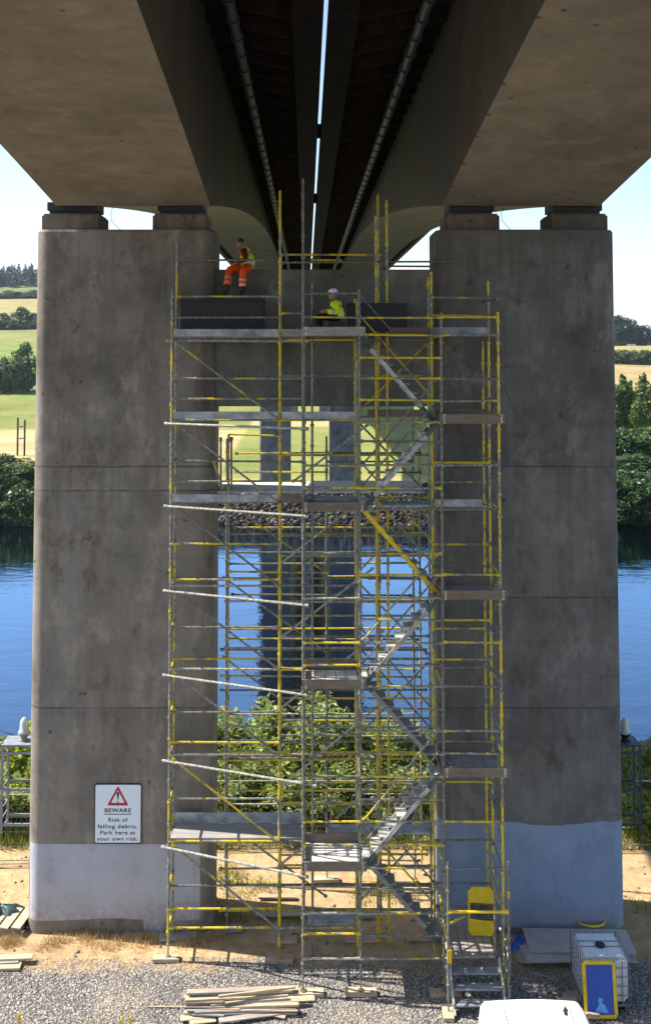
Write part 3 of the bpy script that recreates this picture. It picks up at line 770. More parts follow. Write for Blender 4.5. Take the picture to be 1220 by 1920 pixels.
# front rails between Xd and Xe (stair bay)
for py, m_ in ((628, 'tube_y'), (670, 'tube_y'), (710, 'tube_y'), (750, 'tube_y'), (792, 'tube_m'), (828, 'tube_g'), (872, 'tube_m'), (915, 'tube_y'), (955, 'tube_g'), (1038, 'tube_m'), (1078, 'tube_y'), (1121, 'tube_m'),
               (1162, 'tube_m'), (1205, 'tube_m'), (1247, 'tube_g'), (1287, 'tube_m'), (1329, 'tube_g'), (1371, 'tube_m'), (1413, 'tube_m'), (1456, 'tube_y'), (1499, 'tube_m'), (1541, 'tube_m'), (1584, 'tube_y'), (1627, 'tube_m'),
               (1668, 'tube_g'), (1712, 'tube_m'), (1754, 'tube_g'), (1798, 'tube_m'), (595, 'tube_y')):
    rail('guard_rail', (Xd, RB, zat(py, RB)), (Xe, RB, zat(py, RB)), stt, m_)
# right landing bay
for py, m_ in ((595, 'tube_y'), (628, 'tube_m'), (710, 'tube_g'), (752, 'tube_m'), (872, 'tube_m'), (955, 'tube_g'), (1078, 'tube_y'), (1205, 'tube_y'), (1287, 'tube_g'), (1370, 'tube_m'), (1413, 'tube_m'), (1541, 'tube_y'), (1628, 'tube_g')):
    rail('guard_rail', (Xe, RB, zat(py, RB)), (Xf, RB, zat(py, RB)), stt, m_)
for py, Y, m_ in ((558, RC, 'tube_m'), (868, RC, 'tube_y'), (905, RD, 'tube_m'), (1020, RC, 'tube_y'), (1062, RC, 'tube_g'), (1162, RC, 'tube_y'), (1178, RD, 'tube_y'), (1236, RC, 'tube_y'), (1252, RC, 'tube_g'), (1390, RC, 'tube_m'), (1466, RC, 'tube_y'), (1575, RC, 'tube_g'), (1655, RC, 'tube_g'), (1700, RC, 'tube_m'), (592, RC, 'tube_y')):
    rail('guard_rail', (Xe-.07, Y, zat(py, Y)), (Xf, Y, zat(py, Y)), stt, m_)
# left landing bay
for py, m_ in ((595, 'tube_m'), (550, 'tube_g'), (873, 'tube_m'), (915, 'tube_y'), (1038, 'tube_g'), (1121, 'tube_w'), (1205, 'tube_y'), (1247, 'tube_y'), (1378, 'tube_g'), (1456, 'tube_g'), (1541, 'tube_y'), (1585, 'tube_m'), (1712, 'tube_w'), (1750, 'tube_y'), (1797, 'tube_w')):
    rail('guard_rail', (Xc, RB, zat(py, RB)), (Xd, RB, zat(py, RB)), stt, m_)
# depth rails at the ends of the landing bay
for i, py in enumerate((560, 628, 752, 872, 955, 1038, 1078, 1205, 1287, 1370, 1413, 1541, 1628)):
    rail('transom', (Xf, RB, zat(py, RB)), (Xf, RC if i % 3 else RD, zat(py, RB)), stt, pick())
for py in (628, 792, 956, 1121, 1288, 1453, 1629, 1754):
    for x in (Xc, Xd, Xe): rail('transom', (x, RB, zat(py, RB)-.03), (x, RC, zat(py, RB)-.03), stt, pick())
for i, py in enumerate((700, 1040, 1380)):
    rail('brace', (Xf+.05, RB, zat(py, RB)), (Xf+.05, RC, zat(py+85, RB)), stt, 'tube_g')
for i, (py, p2) in enumerate(((1320, 1410), (1490, 1580), (1600, 1700))):
    rail('brace', (Xf-.03, RC, zat(py, RC)), (Xf-.03, RB, zat(p2, RB)), stt, 'tube_m')
def landing(x0, x1, z, dm, tm, back=True, n=5, bm='plank_dark'):
    o = planks('landing_deck', x0+.03, x1-.03, RB+.05, RC-.04, z, stt, dm, 'y', n)
    toe(x0-.03, x1+.14, RB-.06, z-.02, z+.185, stt, tm, .04)
    if back: toe(x0+.03, x1-.03, RC-.02, z+.002, z+.22, stt, bm)
    toe(x0+.012, x0+.05, (RB+RC)/2, z+.002, z+.18, stt, tm, 1.1)
    for x in (x0+.06, x1+.05):
        MB().box((x-.025, RB-.088, z-.03), (x+.025, RB-.081, z+.19)).build('toe_board_clip', 'tube_w', stt)
for i, z in enumerate(zLl): landing(Xc, Xd, z, ('plank_dark', 'steel_deck', 'plank_sun_paint', 'plank_sun_paint')[i], ('plank_grey', 'plank_dark', 'plank_dark', 'plank_dark')[i], i != 1)
for i, z in enumerate(zLr): landing(Xe, Xf, z, 'plank_grey', 'plank_dark', True)
# top working deck over the stair bay and right bay
deck(Xd+.75, Xf, RC-.5, RC-.03, zLl[0]+.02, stt, 'plank_grey', 2)
deck(Xe-.05, Xf, RB+.05, RC-.55, zLl[0]+.02, stt, 'plank_grey', 3)
toe(Xe-.04, Xf-.02, RC-.02, zLl[0]+.03, zLl[0]+.2, stt, 'steel_deck'); toe(Xd+.8, Xe-.1, RC-.02, zLl[0]+.03, zLl[0]+.2, stt, 'plank_dark')
deck(Xd+.5, Xf-.1, RC+.05, RD, zat(948, RC), stt, 'steel_deck', 2); toe(Xe, Xf-.2, RC-.02, zat(948, RC), zat(936, RC), stt, 'steel_deck')

def flight(p_lo, p_hi, Y, mstr, mtr, wid=.52, ends='green', ntread=9):
    """a stair flight: two stringers with steps between"""
    lo, hi = Vector((p_lo[0], Y, p_lo[1])), Vector((p_hi[0], Y, p_hi[1]))
    d = (hi - lo)
    dn = d.normalized()
    fl = None
    g = MB()
    up = Vector((0, -1, 0)).cross(dn)
    for s in (0, 1):
        a = Vector((0, s*wid, 0))
        g.obox(lo+dn*.45+a, hi-dn*.40+a, .035, .095, (0, 0, 1))
    fl = g.build('stair_flight', mstr, stt, origin=lo)
    for a, b_ in ((0, .448), (d.length-.398, d.length)):
        for s in (0, 1):
            q = Vector((0, s*wid, 0)); MB().obox(lo+dn*a+q, lo+dn*b_+q, .037, .10, (0, 0, 1)).build('stringer_end', ends, fl, origin=lo+dn*a+q)
    for k in range(ntread):
        q = lo + d*((k+.6)/ntread)
        sx = 1 if d.x > 0 else -1
        MB().box((q.x-.125, Y+.022, q.z+.055), (q.x+.125, Y+wid-.022, q.z+.09)).box((q.x-sx*.02-.1, Y+.022, q.z-.03), (q.x-sx*.02-.085, Y+wid-.022, q.z+.054)).build('tread', mtr, fl, origin=q)
    return fl
nF, nB = RB+.08, RB+.68
seq = [(('L', 0), ('R', 0)), (('R', 0), ('L', 1)), (('L', 1), ('R', 1)), (('R', 1), ('L', 2)), (('L', 2), ('R', 2)), (('R', 2), ('L', 3)), (('L', 3), ('E', 0))]
zz = {'L': zLl, 'R': zLr, 'E': [zE]}
xx = {'L': Xd+.05, 'R': Xe-.08, 'E': Xe-.05}
for i, (a, b_) in enumerate(seq):
    hi = (xx[a[0]], zz[a[0]][a[1]]-.03); lo = (xx[b_[0]], zz[b_[0]][b_[1]]-.03)
    down_right = b_[0] != 'L'
    ms, mt, en = [('alu', 'plank_grey', 'green'), ('alu', 'alu', 'green'), ('yellow', 'plank_grey', 'yellow'), ('alu', 'alu', 'green'), ('plank_grey', 'plank_grey', 'green'), ('alu', 'alu', 'green'), ('plank_grey', 'plank_grey', 'green')][i]
    Yf = nB if down_right else nF
    flight(lo, hi, Yf, ms, mt, ends=en)
    for dz in (.55, 1.05):
        off = Vector((0, 0, dz))
        rail('handrail', Vector((hi[0], Yf-.03 if not down_right else Yf+.56, hi[1]))+off, Vector((lo[0], Yf-.03 if not down_right else Yf+.56, lo[1]))+off, stt, pick((3, 3, 3)), .022)

# --- entrance steps
en = thing('entrance_steps', 'short scaffold entrance steps with a boarded landing at the foot of the stair tower', 'steps', (3.95, 23.2, 0))
ye0 = 22.95
xe0, xe1 = xat(840, 1800, ye0), xat(954, 1800, ye0)
for x, Y, py in ((xe0, ye0, 1617), (xe1, ye0, 1615), (xe0+.05, 24.0, 1640), (xe1-.12, 24.0, 1665), (4.05, 24.75, 1690)):
    standard(x, Y, zat(py, Y), en, 'tube_m' if py > 1620 else 'tube_g', z0=.06)
planks('landing_deck', xe0+.08, xe1-.15, 23.75, 25.1, zE, en, 'plank', 'y', 6)
for i in range(3):
    z = .585-.195*i; y0 = 23.45-.25*i
    g = MB().box((xe0+.14, y0, z-.035), (xe1-.1, y0+.25, z)); g.build('step', 'steel_deck', en, bevel=.008)
for x in (xe0+.12, xe1-.08):
    MB().obox((x, 22.85, .02), (x, 23.75, zE-.06), .04, .16).build('stringer', 'alu', en)
for x, m_ in ((xe0, 'tube_y'), (xe1, 'tube_g')):
    for dz in (.5, 1.0):
        rail('handrail', (x, 24.0, zE+dz), (x, ye0, .12+dz), en, m_ if dz > .6 else 'tube_g')
    rail('handrail', (x, 24.0, zE+1.0), (x, 25.0, zE+1.0), en, 'tube_y')
rail('gate_bar', (xe0, ye0, zat(1709, ye0)), (xe1, ye0, zat(1709, ye0)), en, 'yellow', .03)
rail('ledger', (xe0, 24.0, .62), (xe1, 24.0, .62), en, 'tube_m'); rail('ledger', (xe0+.02, 24.0, zE+.5), (4.05, 24.75, zE+.5), en, 'tube_y')
MB().box((xe0-.02, ye0-.05, 1.12), (xe0+.07, ye0-.035, 1.40)).build('tag_plate', 'yellow', en)

# yellow mesh gate panel standing on the entrance landing
yg = thing('barrier_panel', 'yellow barrier panel with a grey mesh middle standing on the entrance landing', 'barrier panel', (4.35, 24.55, zE))
gx0, gx1, gy = xat(879, 1740, 24.5), xat(927, 1740, 24.5), 24.5
g = MB(); zg0, zg1 = zE+.06, zE+1.12
pl = [(gx0+.06, zg0), (gx1-.08, zg0-.02), (gx1, zg0+.08), (gx1, zg1-.15), (gx1-.12, zg1), (gx0+.08, zg1), (gx0, zg1-.08), (gx0, zg0+.08)]
g.path([(a, gy, c) for a, c in pl] + [(pl[0][0], gy, pl[0][1])], .025, 6); g.build('frame', 'yellow', yg)
MB().prism([(gx0+.02, zg1-.33), (gx0+.02, zg1-.06), (gx0+.09, zg1-.01), (gx1-.12, zg1-.01), (gx1-.02, zg1-.15), (gx1-.02, zg1-.36)], gy-.012, gy+.012).build('upper_board', 'yellow', yg)
MB().prism([(gx0+.02, zg0+.09), (gx0+.02, zg0+.36), (gx1-.02, zg0+.30), (gx1-.02, zg0+.09), (gx1-.09, zg0), (gx0+.07, zg0)], gy-.012, gy+.012).build('lower_board', 'yellow', yg)
g = MB()
k = gx0+.04
while k < gx1-.02: g.box((k-.011, gy-.004, zg0+.3), (k+.011, gy+.004, zg1-.32)); k += .055
k = zg0+.34
while k < zg1-.34: g.box((gx0+.02, gy-.009, k-.011), (gx1-.02, gy-.0045, k+.011)); k += .06
g.build('mesh', 'bark', yg)

# dark site boxes on the top deck
def site_box(label, px0, px1, py0, py1, Y0, Y1):
    t = thing('site_box', label, 'site box', at((px0+px1)/2, py1, Y0), 'dark boxes on the top deck')
    a, b_ = xat(px0, py1, Y0), xat(px1, py1, Y0); z0, z1 = zat(py1, Y0), zat(py0, Y0)
    MB().box((a, Y0, z0), (b_, Y1, z1)).build('body', 'dark_panel', t, bevel=.01)
    MB().box((a-.02, Y0-.02, z1+.001), (b_+.02, Y1, z1+.05)).build('lid', 'dark_panel', t, bevel=.006)
    for q in (.25, .75): MB().box((a+(b_-a)*q-.06, Y0-.012, z1-.12), (a+(b_-a)*q+.06, Y0-.001, z1-.07)).build('latch', 'black', t)
    return z1+.05
zbox = site_box('long dark box under the seated worker in orange trousers', 338, 495, 565, 625, 25.5, 25.97)
site_box('dark box behind the worker in the white helmet', 652, 762, 572, 622, 25.5, 25.97)

# sole boards under the uprights
for k, (x, Y, lab, m_, rz, ln) in enumerate(((Xa, RC, 'timber sole board under the leftmost front upright', 'plank_pale', .02, .62), (Xb, RC, 'timber sole board under the second front upright from the left', 'plank_red', -.01, .6),
        (Xc+.1, RB, 'pale sole board under the front upright beside the timber pile', 'plank_pale', .02, .68), (Xd, RB, 'pale sole board under the stair tower upright in the lattice of shadows', 'plank_pale', -.03, .72),
        (Xe, RB, 'sole board under the tower upright left of the entrance steps', 'plank_red', .05, .7), (xe0, ye0, 'sole board set end on under the left post of the entrance steps', 'plank_pale', 1.55, .5),
        (xe1-.1, ye0+.15, 'shaded sole board under the right post of the entrance steps', 'plank_red', .03, .8), (-1.98, E1, 'tilted grey sole board in shade between the columns', 'plank_grey', .09, .75),
        (Xb+.02, RD, 'sole board in shade behind the second front upright', 'plank_red', 0.0, .75), (Xd+.1, RD, 'shaded sole board at the middle of the rear row', 'plank_red', -.02, .8), (Xe-.3, RD, 'shaded sole board by the foot of the first stair flight', 'plank_red', .03, .8),
        (Xa+.1, RD, 'grey sole board beside the left column base', 'plank_grey', .12, .9), (.55, E2, 'sole board at the far rear upright in the sun', 'plank_pale', 0.05, .7))):
    z = tz(x, Y)
    o = MB().box((-ln/2, -.115, -.02), (ln/2, .115, .062)).build('sole_board', m_, origin=(0, 0, 0), bevel=.004)
    o.location = (x+rnd.uniform(-.04, .04), Y, z+.035); o.rotation_euler = (0, 0, rz)
    tag(o, lab, 'sole board', 'timber sole boards under the scaffold')

# ------------------------------------------------------------------ warning sign
sg = thing('warning_sign', 'white BEWARE falling debris sign with red triangle on the left column', 'sign', at(222, 1580, 25.98))
sx0, sx1 = xat(177.5, 1525, 25.98), xat(266, 1525, 25.98); sz0, sz1 = zat(1581, 25.98), zat(1469, 25.98)
def rrect(x0, z0, x1, z1, r, n=5):
    p = []
    for cx_, cz_, a0 in ((x1-r, z0+r, -90), (x1-r, z1-r, 0), (x0+r, z1-r, 90), (x0+r, z0+r, 180)):
        for k in range(n+1):
            a = R(a0+90*k/n); p.append((cx_+r*math.cos(a), cz_+r*math.sin(a)))
    return p
sy = 25.99
MB().prism(rrect(sx0, sz0, sx1, sz1, .05), sy-.030, sy).build('backing', 'sign_black', sg)
MB().prism(rrect(sx0+.025, sz0+.025, sx1-.025, sz1-.025, .035), sy-.034, sy-.0305).build('face', 'sign_white', sg)
W, Hh = sx1-sx0, sz1-sz0
def su(u, v): return (sx0+W*u, sz1-Hh*v)          # u,v from the top left corner of the sign
def tri(scale, cx_=.497, cv=.235):
    # apex top, rounded
    A = [(cx_, cv-.185*scale), (cx_+.205*scale, cv+.115*scale), (cx_-.205*scale, cv+.115*scale)]
    pts = []
    for i in range(3):
        p, q, r_ = A[i], A[(i+1) % 3], A[i-1]
        for k in range(5):
            t = k/4; f_ = .08
            a = (p[0]+(r_[0]-p[0])*f_, p[1]+(r_[1]-p[1])*f_); b_ = (p[0]+(q[0]-p[0])*f_, p[1]+(q[1]-p[1])*f_)
            pts.append(((1-t)**2*a[0]+2*t*(1-t)*p[0]+t*t*b_[0], (1-t)**2*a[1]+2*t*(1-t)*p[1]+t*t*b_[1]))
    return [su(*p) for p in pts]
MB().prism(tri(1.1), sy-.0375, sy-.0345).build('triangle', 'sign_red', sg)
MB().prism(tri(.70), sy-.0405, sy-.038).build('triangle_face', 'sign_white', sg)
ex = []
for k in range(13):
    a = math.pi*k/12; ex.append(su(.497+.028*math.cos(a), .155-.018*math.sin(a)))
ex += [su(.497-.008, .262), su(.497+.008, .262)]
e_ = MB().prism(ex, sy-.0435, sy-.041)
e_.prism([su(.497+.018*math.cos(2*math.pi*k/12), .298+.0145*math.sin(2*math.pi*k/12)) for k in range(12)], sy-.0435, sy-.041)
e_.build('exclamation_mark', 'sign_black', sg)
u0, u1 = su(.21, .502), su(.79, .515)
MB().box((u0[0], sy-.0375, u1[1]), (u1[0], sy-.0345, u0[1])).build('underline', 'sign_black', sg)
def lettering(txt, cx_, vb, width, cap, bold=.008):
    cu = bpy.data.curves.new('lettering', 'FONT'); cu.body = txt; cu.align_x = 'CENTER'; cu.size = 1; cu.extrude = .004
    cu.space_character = 1.12; cu.offset = bold
    o = bpy.data.objects.new('lettering', cu); COL.objects.link(o)
    dg = bpy.context.evaluated_depsgraph_get(); dg.update()
    me_ = bpy.data.meshes.new_from_object(o.evaluated_get(dg)); bpy.data.objects.remove(o)
    a = np.zeros(len(me_.vertices)*3); me_.vertices.foreach_get('co', a); a = a.reshape(-1, 3)
    w_ = a[:,0].max()-a[:,0].min()
    sx_ = width*W/w_; szz = cap*Hh/.70
    p = su(cx_, vb)
    v = np.stack([a[:,0]*sx_, -a[:,2]*.35, a[:,1]*szz], 1)
    me_.vertices.foreach_set('co', v.ravel()); me_.update()
    me_.materials.clear(); me_.materials.append(M['sign_black'])
    o = bpy.data.objects.new('lettering', me_); COL.objects.link(o); o.location = (p[0], sy-.0375, p[1]); link_to(o, sg)
lettering('BEWARE', .497, .475, .56, .066, .02)
lettering('Risk of', .497, .632, .41, .064, .012)
lettering('falling debris.', .497, .742, .84, .064, .012)
lettering('Park here at', .497, .845, .74, .064, .012)
lettering('your own risk.', .497, .948, .86, .064, .012)

# ------------------------------------------------------------------ navigation lanterns on brackets
def lantern(label, s, xcol, px_out, Yc, mt):
    """bracket frame fixed to the column side, lantern on its top plate"""
    t = thing('navigation_lantern', label, 'navigation lantern', (xcol, Yc, zat(1385, Yc)), 'navigation lanterns on column brackets')
    xo = xat(px_out, 1450, Yc)
    ztp, zbt = zat(1388, Yc), zat(1545, Yc)
    fr_ = MB().box((min(xo, xcol)+.0, Yc-.32, ztp-.05), (max(xo, xcol)-.0, Yc+.32, ztp)).build('top_plate', mt, t)
    for dy in (-.28, .28):
        MB().obox((xo-s*.03, Yc+dy, zbt-.1), (xo-s*.03, Yc+dy, ztp-.052), .06, .06, (0, 1, 0)).build('upright', mt, t)
    for py in (1404, 1472, 1537):
        for dy in (-.28, .28):
            z = zat(py, Yc)
            MB().obox((xo, Yc+dy, z), (xcol, Yc+dy, z), .04, .07).build('arm', mt, t)
    z = zbt
    while z < ztp-.2:
        MB().tube((xo-s*.03, Yc-.24, z), (xo-s*.03, Yc+.24, z+.0), .016, 6).build('rung', 'tube_w' if s < 0 else mt, t); z += .26
    xl_ = xo + (xcol-xo)*(.52 if s < 0 else .42)
    MB().lathe((xl_, Yc, ztp), (xl_, Yc, ztp+.2), [(0, .13), (.03, .13), (.035, .09), (.10, .09), (.14, .13), (.17, .16), (.2, .16)], 14).build('lantern_base', 'black' if s > 0 else 'lamp_grey', t)
    gl = MB().lathe((xl_, Yc, ztp+.2), (xl_, Yc, ztp+.62), [(0, .155), (.04, .15), (.08, .115), (.25, .11), (.33, .09), (.38, .05), (.40, .02)], 16).build('lens', 'glass', t, smooth=True)
    MB().lathe((xl_, Yc, ztp+.215), (xl_, Yc, ztp+.45), [(0, .03), (.15, .03), (.2, .015)], 8).build('lamp_holder', 'lamp_grey', gl)
    for dz in (0.02, -.12):
        rail('hand_tube', (xo, Yc-.2, ztp+dz), (xo+s*1.6, Yc-.2, ztp+dz+(.05 if s > 0 else 0)), t, 'tube_g' if s > 0 else 'tube_w', .035)
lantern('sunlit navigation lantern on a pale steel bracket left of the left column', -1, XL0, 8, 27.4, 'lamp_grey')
lantern('shaded navigation lantern on a steel bracket with shade painted into its colour right of the right column', 1, XR1, 1195, 27.4, 'shade_steel')

# ------------------------------------------------------------------ people
def skin_mesh(verts, edges, radii, voxel=.012, sub=2, extra=None):
    me_ = bpy.data.meshes.new('tmp'); me_.from_pydata([tuple(v) for v in verts], edges, [])
    o = bpy.data.objects.new('tmp', me_); COL.objects.link(o)
    o.modifiers.new('s', 'SKIN')
    for i, r_ in enumerate(radii):
        me_.skin_vertices[0].data[i].radius = (r_, r_) if not isinstance(r_, tuple) else r_
        me_.skin_vertices[0].data[i].use_root = (i == 0)
    q = o.modifiers.new('u', 'SUBSURF'); q.levels = sub; q.render_levels = sub
    dg = bpy.context.evaluated_depsgraph_get(); dg.update()
    out = bpy.data.meshes.new_from_object(o.evaluated_get(dg))
    bpy.data.objects.remove(o)
    if extra: # join extra bmesh pieces, fuse by remesh
        bm = bmesh.new(); bm.from_mesh(out)
        for e in extra: bm.from_mesh(e)
        bm.to_mesh(out); bm.free()
    if voxel:
        o = bpy.data.objects.new('tmp', out); COL.objects.link(o)
        r_ = o.modifiers.new('r', 'REMESH'); r_.mode = 'VOXEL'; r_.voxel_size = voxel
        sm = o.modifiers.new('sm', 'SMOOTH'); sm.iterations = 2; sm.factor = .5
        dg = bpy.context.evaluated_depsgraph_get(); dg.update()
        o2 = bpy.data.meshes.new_from_object(o.evaluated_get(dg)); bpy.data.objects.remove(o); out = o2
    for p in out.polygons: p.use_smooth = True
    return out
def ellip(c, r, rot=None, n=16):
    bm = bmesh.new(); bmesh.ops.create_uvsphere(bm, u_segments=n, v_segments=n//2+2, radius=1)
    for v in bm.verts:
        q = Vector((v.co.x*r[0], v.co.y*r[1], v.co.z*r[2]))
        if rot is not None: q = rot @ q
        v.co = q + Vector(c)
    me_ = bpy.data.meshes.new('e'); bm.to_mesh(me_); bm.free(); return me_
def mesh_obj(name, me_, m, parent):
    me_.materials.clear(); me_.materials.append(M[m])
    o = bpy.data.objects.new(name, me_); COL.objects.link(o); link_to(o, parent); return o
def person(label, J, face, clothes, loc):
    """J: joint -> world point; face: facing direction of the head"""
    t = thing('person', label, 'person', loc)
    fx = Vector(face).normalized(); up = Vector((0, 0, 1)); sd_ = up.cross(fx).normalized()
    rot = Matrix((fx, sd_, up)).transposed()
    names = ['pelvis', 'waist', 'chest', 'neck', 'headb']
    V_ = [J[n] for n in names]; Rr = [.135, .125, .15, .058, .06]
    E = [(0, 1), (1, 2), (2, 3), (3, 4)]
    def chain(start, pts, rads):
        prev = start
        for p, r_ in zip(pts, rads):
            V_.append(Vector(p)); Rr.append(r_); E.append((prev, len(V_)-1)); prev = len(V_)-1
        return prev
    hands = []
    for s in 'LR':
        sh, el, wr = J['sh'+s], J['el'+s], J['wr'+s]
        i = chain(2, [sh, (sh+el)/2, el, (el+wr)/2, wr], [.068, .055, .045, .042, .030])
        hd = J['hd'+s].normalized()                     # direction of the hand
        pn = J.get('pn'+s, Vector((0, 0, -1)))           # palm normal
        ac_ = hd.cross(pn).normalized()                  # across the palm
        pc = wr + hd*.05
        i = chain(i, [pc], [(.042)])
        for q in range(4):
            k0 = pc + hd*.035 + ac_*(.028 - .019*q)
            ln = (.066, .076, .07, .055)[q]
            ii = chain(i, [k0, k0+hd*ln*.5+pn*ln*.15, k0+hd*ln*.75+pn*ln*.5], [.0105, .0095, .008])
        th0 = wr + hd*.03 + ac_*.04
        chain(i, [th0, th0+hd*.03+ac_*.025+pn*.015, th0+hd*.06+ac_*.025+pn*.03], [.013, .011, .009])
        hip, kn, an, to = J['hip'+s], J['kn'+s], J['an'+s], J['to'+s]
        chain(0, [hip, (hip+kn)/2, kn, kn+(an-kn)*.4, an, to], [.085, .075, .056, .055, .035, .022])
    hc = J['head']
    ex_ = [ellip(hc+up*.015-fx*.01, (.098, .076, .105), rot), ellip(hc-up*.05+fx*.025, (.068, .058, .075), rot),
           ellip(hc+fx*.098-up*.012, (.022, .014, .026), rot, 8), ellip(hc+fx*.088+up*.028, (.018, .045, .012), rot, 8),
           ellip(hc+fx*.088-up*.06, (.013, .025, .011), rot, 8), ellip(hc+fx*.075-up*.1, (.02, .022, .018), rot, 8),
           ellip(hc+sd_*.078-up*.01-fx*.01, (.022, .012, .032), rot, 8), ellip(hc-sd_*.078-up*.01-fx*.01, (.022, .012, .032), rot, 8)]
    body = skin_mesh(V_, E, Rr, .008, 2, ex_)
    mesh_obj('body', body, 'skin', t)
    for s in (-1, 1): mesh_obj('eye', ellip(hc+fx*.088+sd_*.033*s+up*.008, (.012, .013, .009), rot, 10), 'black', t)
    J['_rot'] = rot; J['_fx'] = fx; J['_sd'] = sd_
    clothes(t, J, skin_mesh)
    return t
def limb_cloth(J, parts, rads, voxel=.012):
    """joint chains, each skinned by itself, then fused into one garment"""
    ms = []
    for ch, rr in zip(parts, rads):
        V_ = [Vector(p) for p in ch]
        ms.append(skin_mesh(V_, [(i, i+1) for i in range(len(V_)-1)], [r_*1.12 for r_ in rr], None, 2))
    V_ = [Vector(p) for p in parts[0]]
    return skin_mesh(V_, [(i, i+1) for i in range(len(V_)-1)], [r_*1.12 for r_ in rads[0]], voxel, 2, ms[1:])
def mid(a, b_, t=.5): return a + (b_-a)*t
def band(parent, a, b_, t, r, m='reflect', h=.05):
    """reflective tape: a strip of the garment's own surface lifted off by a few millimetres"""
    p = mid(a, b_, t); d = (b_-a).normalized()
    w_ = world(parent); src = parent.data; g = MB(); mp_ = {}
    nrm = [v.normal.copy() for v in src.vertices]; co_ = [w_ @ v.co for v in src.vertices]
    for f in src.polygons:
        c = sum((co_[i] for i in f.vertices), Vector())/len(f.vertices) - p
        al = c.dot(d)
        if abs(al) < h/2 and (c-d*al).length < r:
            q = []
            for i in f.vertices:
                if i not in mp_: mp_[i] = len(g.v); g.v.append(tuple(co_[i]+nrm[i]*.005))
                q.append(mp_[i])
            g.f.append(tuple(q))
    if g.f: g.build('reflective_band', m, parent, smooth=True)
def boots(t, J):
    for s in 'LR':
        an, to = J['an'+s], J['to'+s]
        d = (to-an); d.z = 0; d.normalize()
        bmesh_ = skin_mesh([an+Vector((0, 0, .12)), an, an-Vector((0, 0, .045))+d*.02, mid(an, to, .6)-Vector((0, 0, .03)), to], [(0, 1), (1, 2), (2, 3), (3, 4)], [.085, .088, .08, .075, .062], .012, 2)
        mesh_obj('boot', bmesh_, 'boot', t)

# worker on the crossbeam
Yb = 26.42
P = lambda px, py, Y: at(px, py, Y)
J1 = dict(pelvis=P(463, 499, Yb), waist=P(464, 488, Yb-.02), chest=P(460, 473, Yb-.06), neck=P(453, 464, Yb-.1), headb=P(450.5, 460, Yb-.13), head=P(449, 455.5, Yb-.15),
          shL=P(455, 468, Yb-.27), shR=P(467, 468, Yb+.1), elL=P(462, 486, Yb-.36), wrL=P(443, 492, Yb-.42), elR=P(456, 487, Yb+.12), wrR=P(440, 491, Yb-.2),
          hdL=Vector((-.85, .1, -.35)), hdR=Vector((-.75, -.5, -.3)), pnL=Vector((.1, .6, -.75)).normalized(), pnR=Vector((.1, -.3, -.9)).normalized(),
          hipL=P(464, 502, Yb-.14), hipR=P(458, 502, Yb+.03), knL=P(456, 508, Yb-.52), knR=P(430, 505, Yb-.26), anL=P(454, 544, 25.80), anR=P(425, 541, 25.84),
          toL=P(451, 551, 25.62), toR=P(414, 549, 25.72))
for s in 'LR': J1['to'+s].z = zbox+.045; J1['an'+s].z = max(J1['an'+s].z, zbox+.1)
def clothes1(t, J, sk):
    tr = limb_cloth(J, [[J['pelvis'], J['waist']], [J['pelvis'], J['hipL'], mid(J['hipL'], J['knL']), J['knL'], mid(J['knL'], J['anL']), mid(J['knL'], J['anL'], .93)],
                        [J['pelvis'], J['hipR'], mid(J['hipR'], J['knR']), J['knR'], mid(J['knR'], J['anR']), mid(J['knR'], J['anR'], .93)]],
                    [[.155, .14], [.155, .115, .105, .095, .092, .088], [.155, .115, .105, .095, .092, .088]])
    tro = mesh_obj('trousers', tr, 'orange', t)
    for s in 'LR':
        for q in (.5, .75): band(tro, J['kn'+s], J['an'+s], q, .15)
    shirt = limb_cloth(J, [[J['chest'], J['waist'], mid(J['waist'], J['pelvis'], .6)], [J['chest'], mid(J['chest'], J['neck'], .75)]] +
                       [[J['chest'], J['sh'+s], mid(J['sh'+s], J['el'+s]), J['el'+s], mid(J['el'+s], J['wr'+s]), mid(J['el'+s], J['wr'+s], .93)] for s in 'LR'],
                       [[.165, .15, .15], [.165, .07]] + [[.12, .085, .075, .066, .058, .048]]*2)
    mesh_obj('shirt', shirt, 'maroon', t)
    vt = limb_cloth(J, [[J['chest'], J['waist'], J['pelvis'], J['pelvis']-Vector((-.02, .05, .09))], [J['chest'], mid(J['shL'], J['neck'], .35)], [J['chest'], mid(J['shR'], J['neck'], .35)]],
                    [[.185, .178, .185, .18], [.16, .105], [.16, .105]])
    vo_ = mesh_obj('vest', vt, 'hivis', t)
    for q in (.15, .85): band(vo_, J['waist'], J['pelvis'], q, .32, 'reflect', .055)
    hr = ellip(J['head']+Vector((0, 0, .03))-J['_fx']*.018, (.098, .081, .10), J['_rot'])
    bm = bmesh.new(); bm.from_mesh(hr)
    bmesh.ops.delete(bm, geom=[v for v in bm.verts if (v.co-J['head']).dot(J['_fx']) > .05 or v.co.z < J['head'].z-.03], context='VERTS'); bm.to_mesh(hr); bm.free()
    mesh_obj('hair', hr, 'hair', t)
    boots(t, J)
person('person in orange trousers and yellow vest over maroon sleeves sitting on the crossbeam', J1, (-.93, -.35, -.12), clothes1, P(463, 505, Yb))

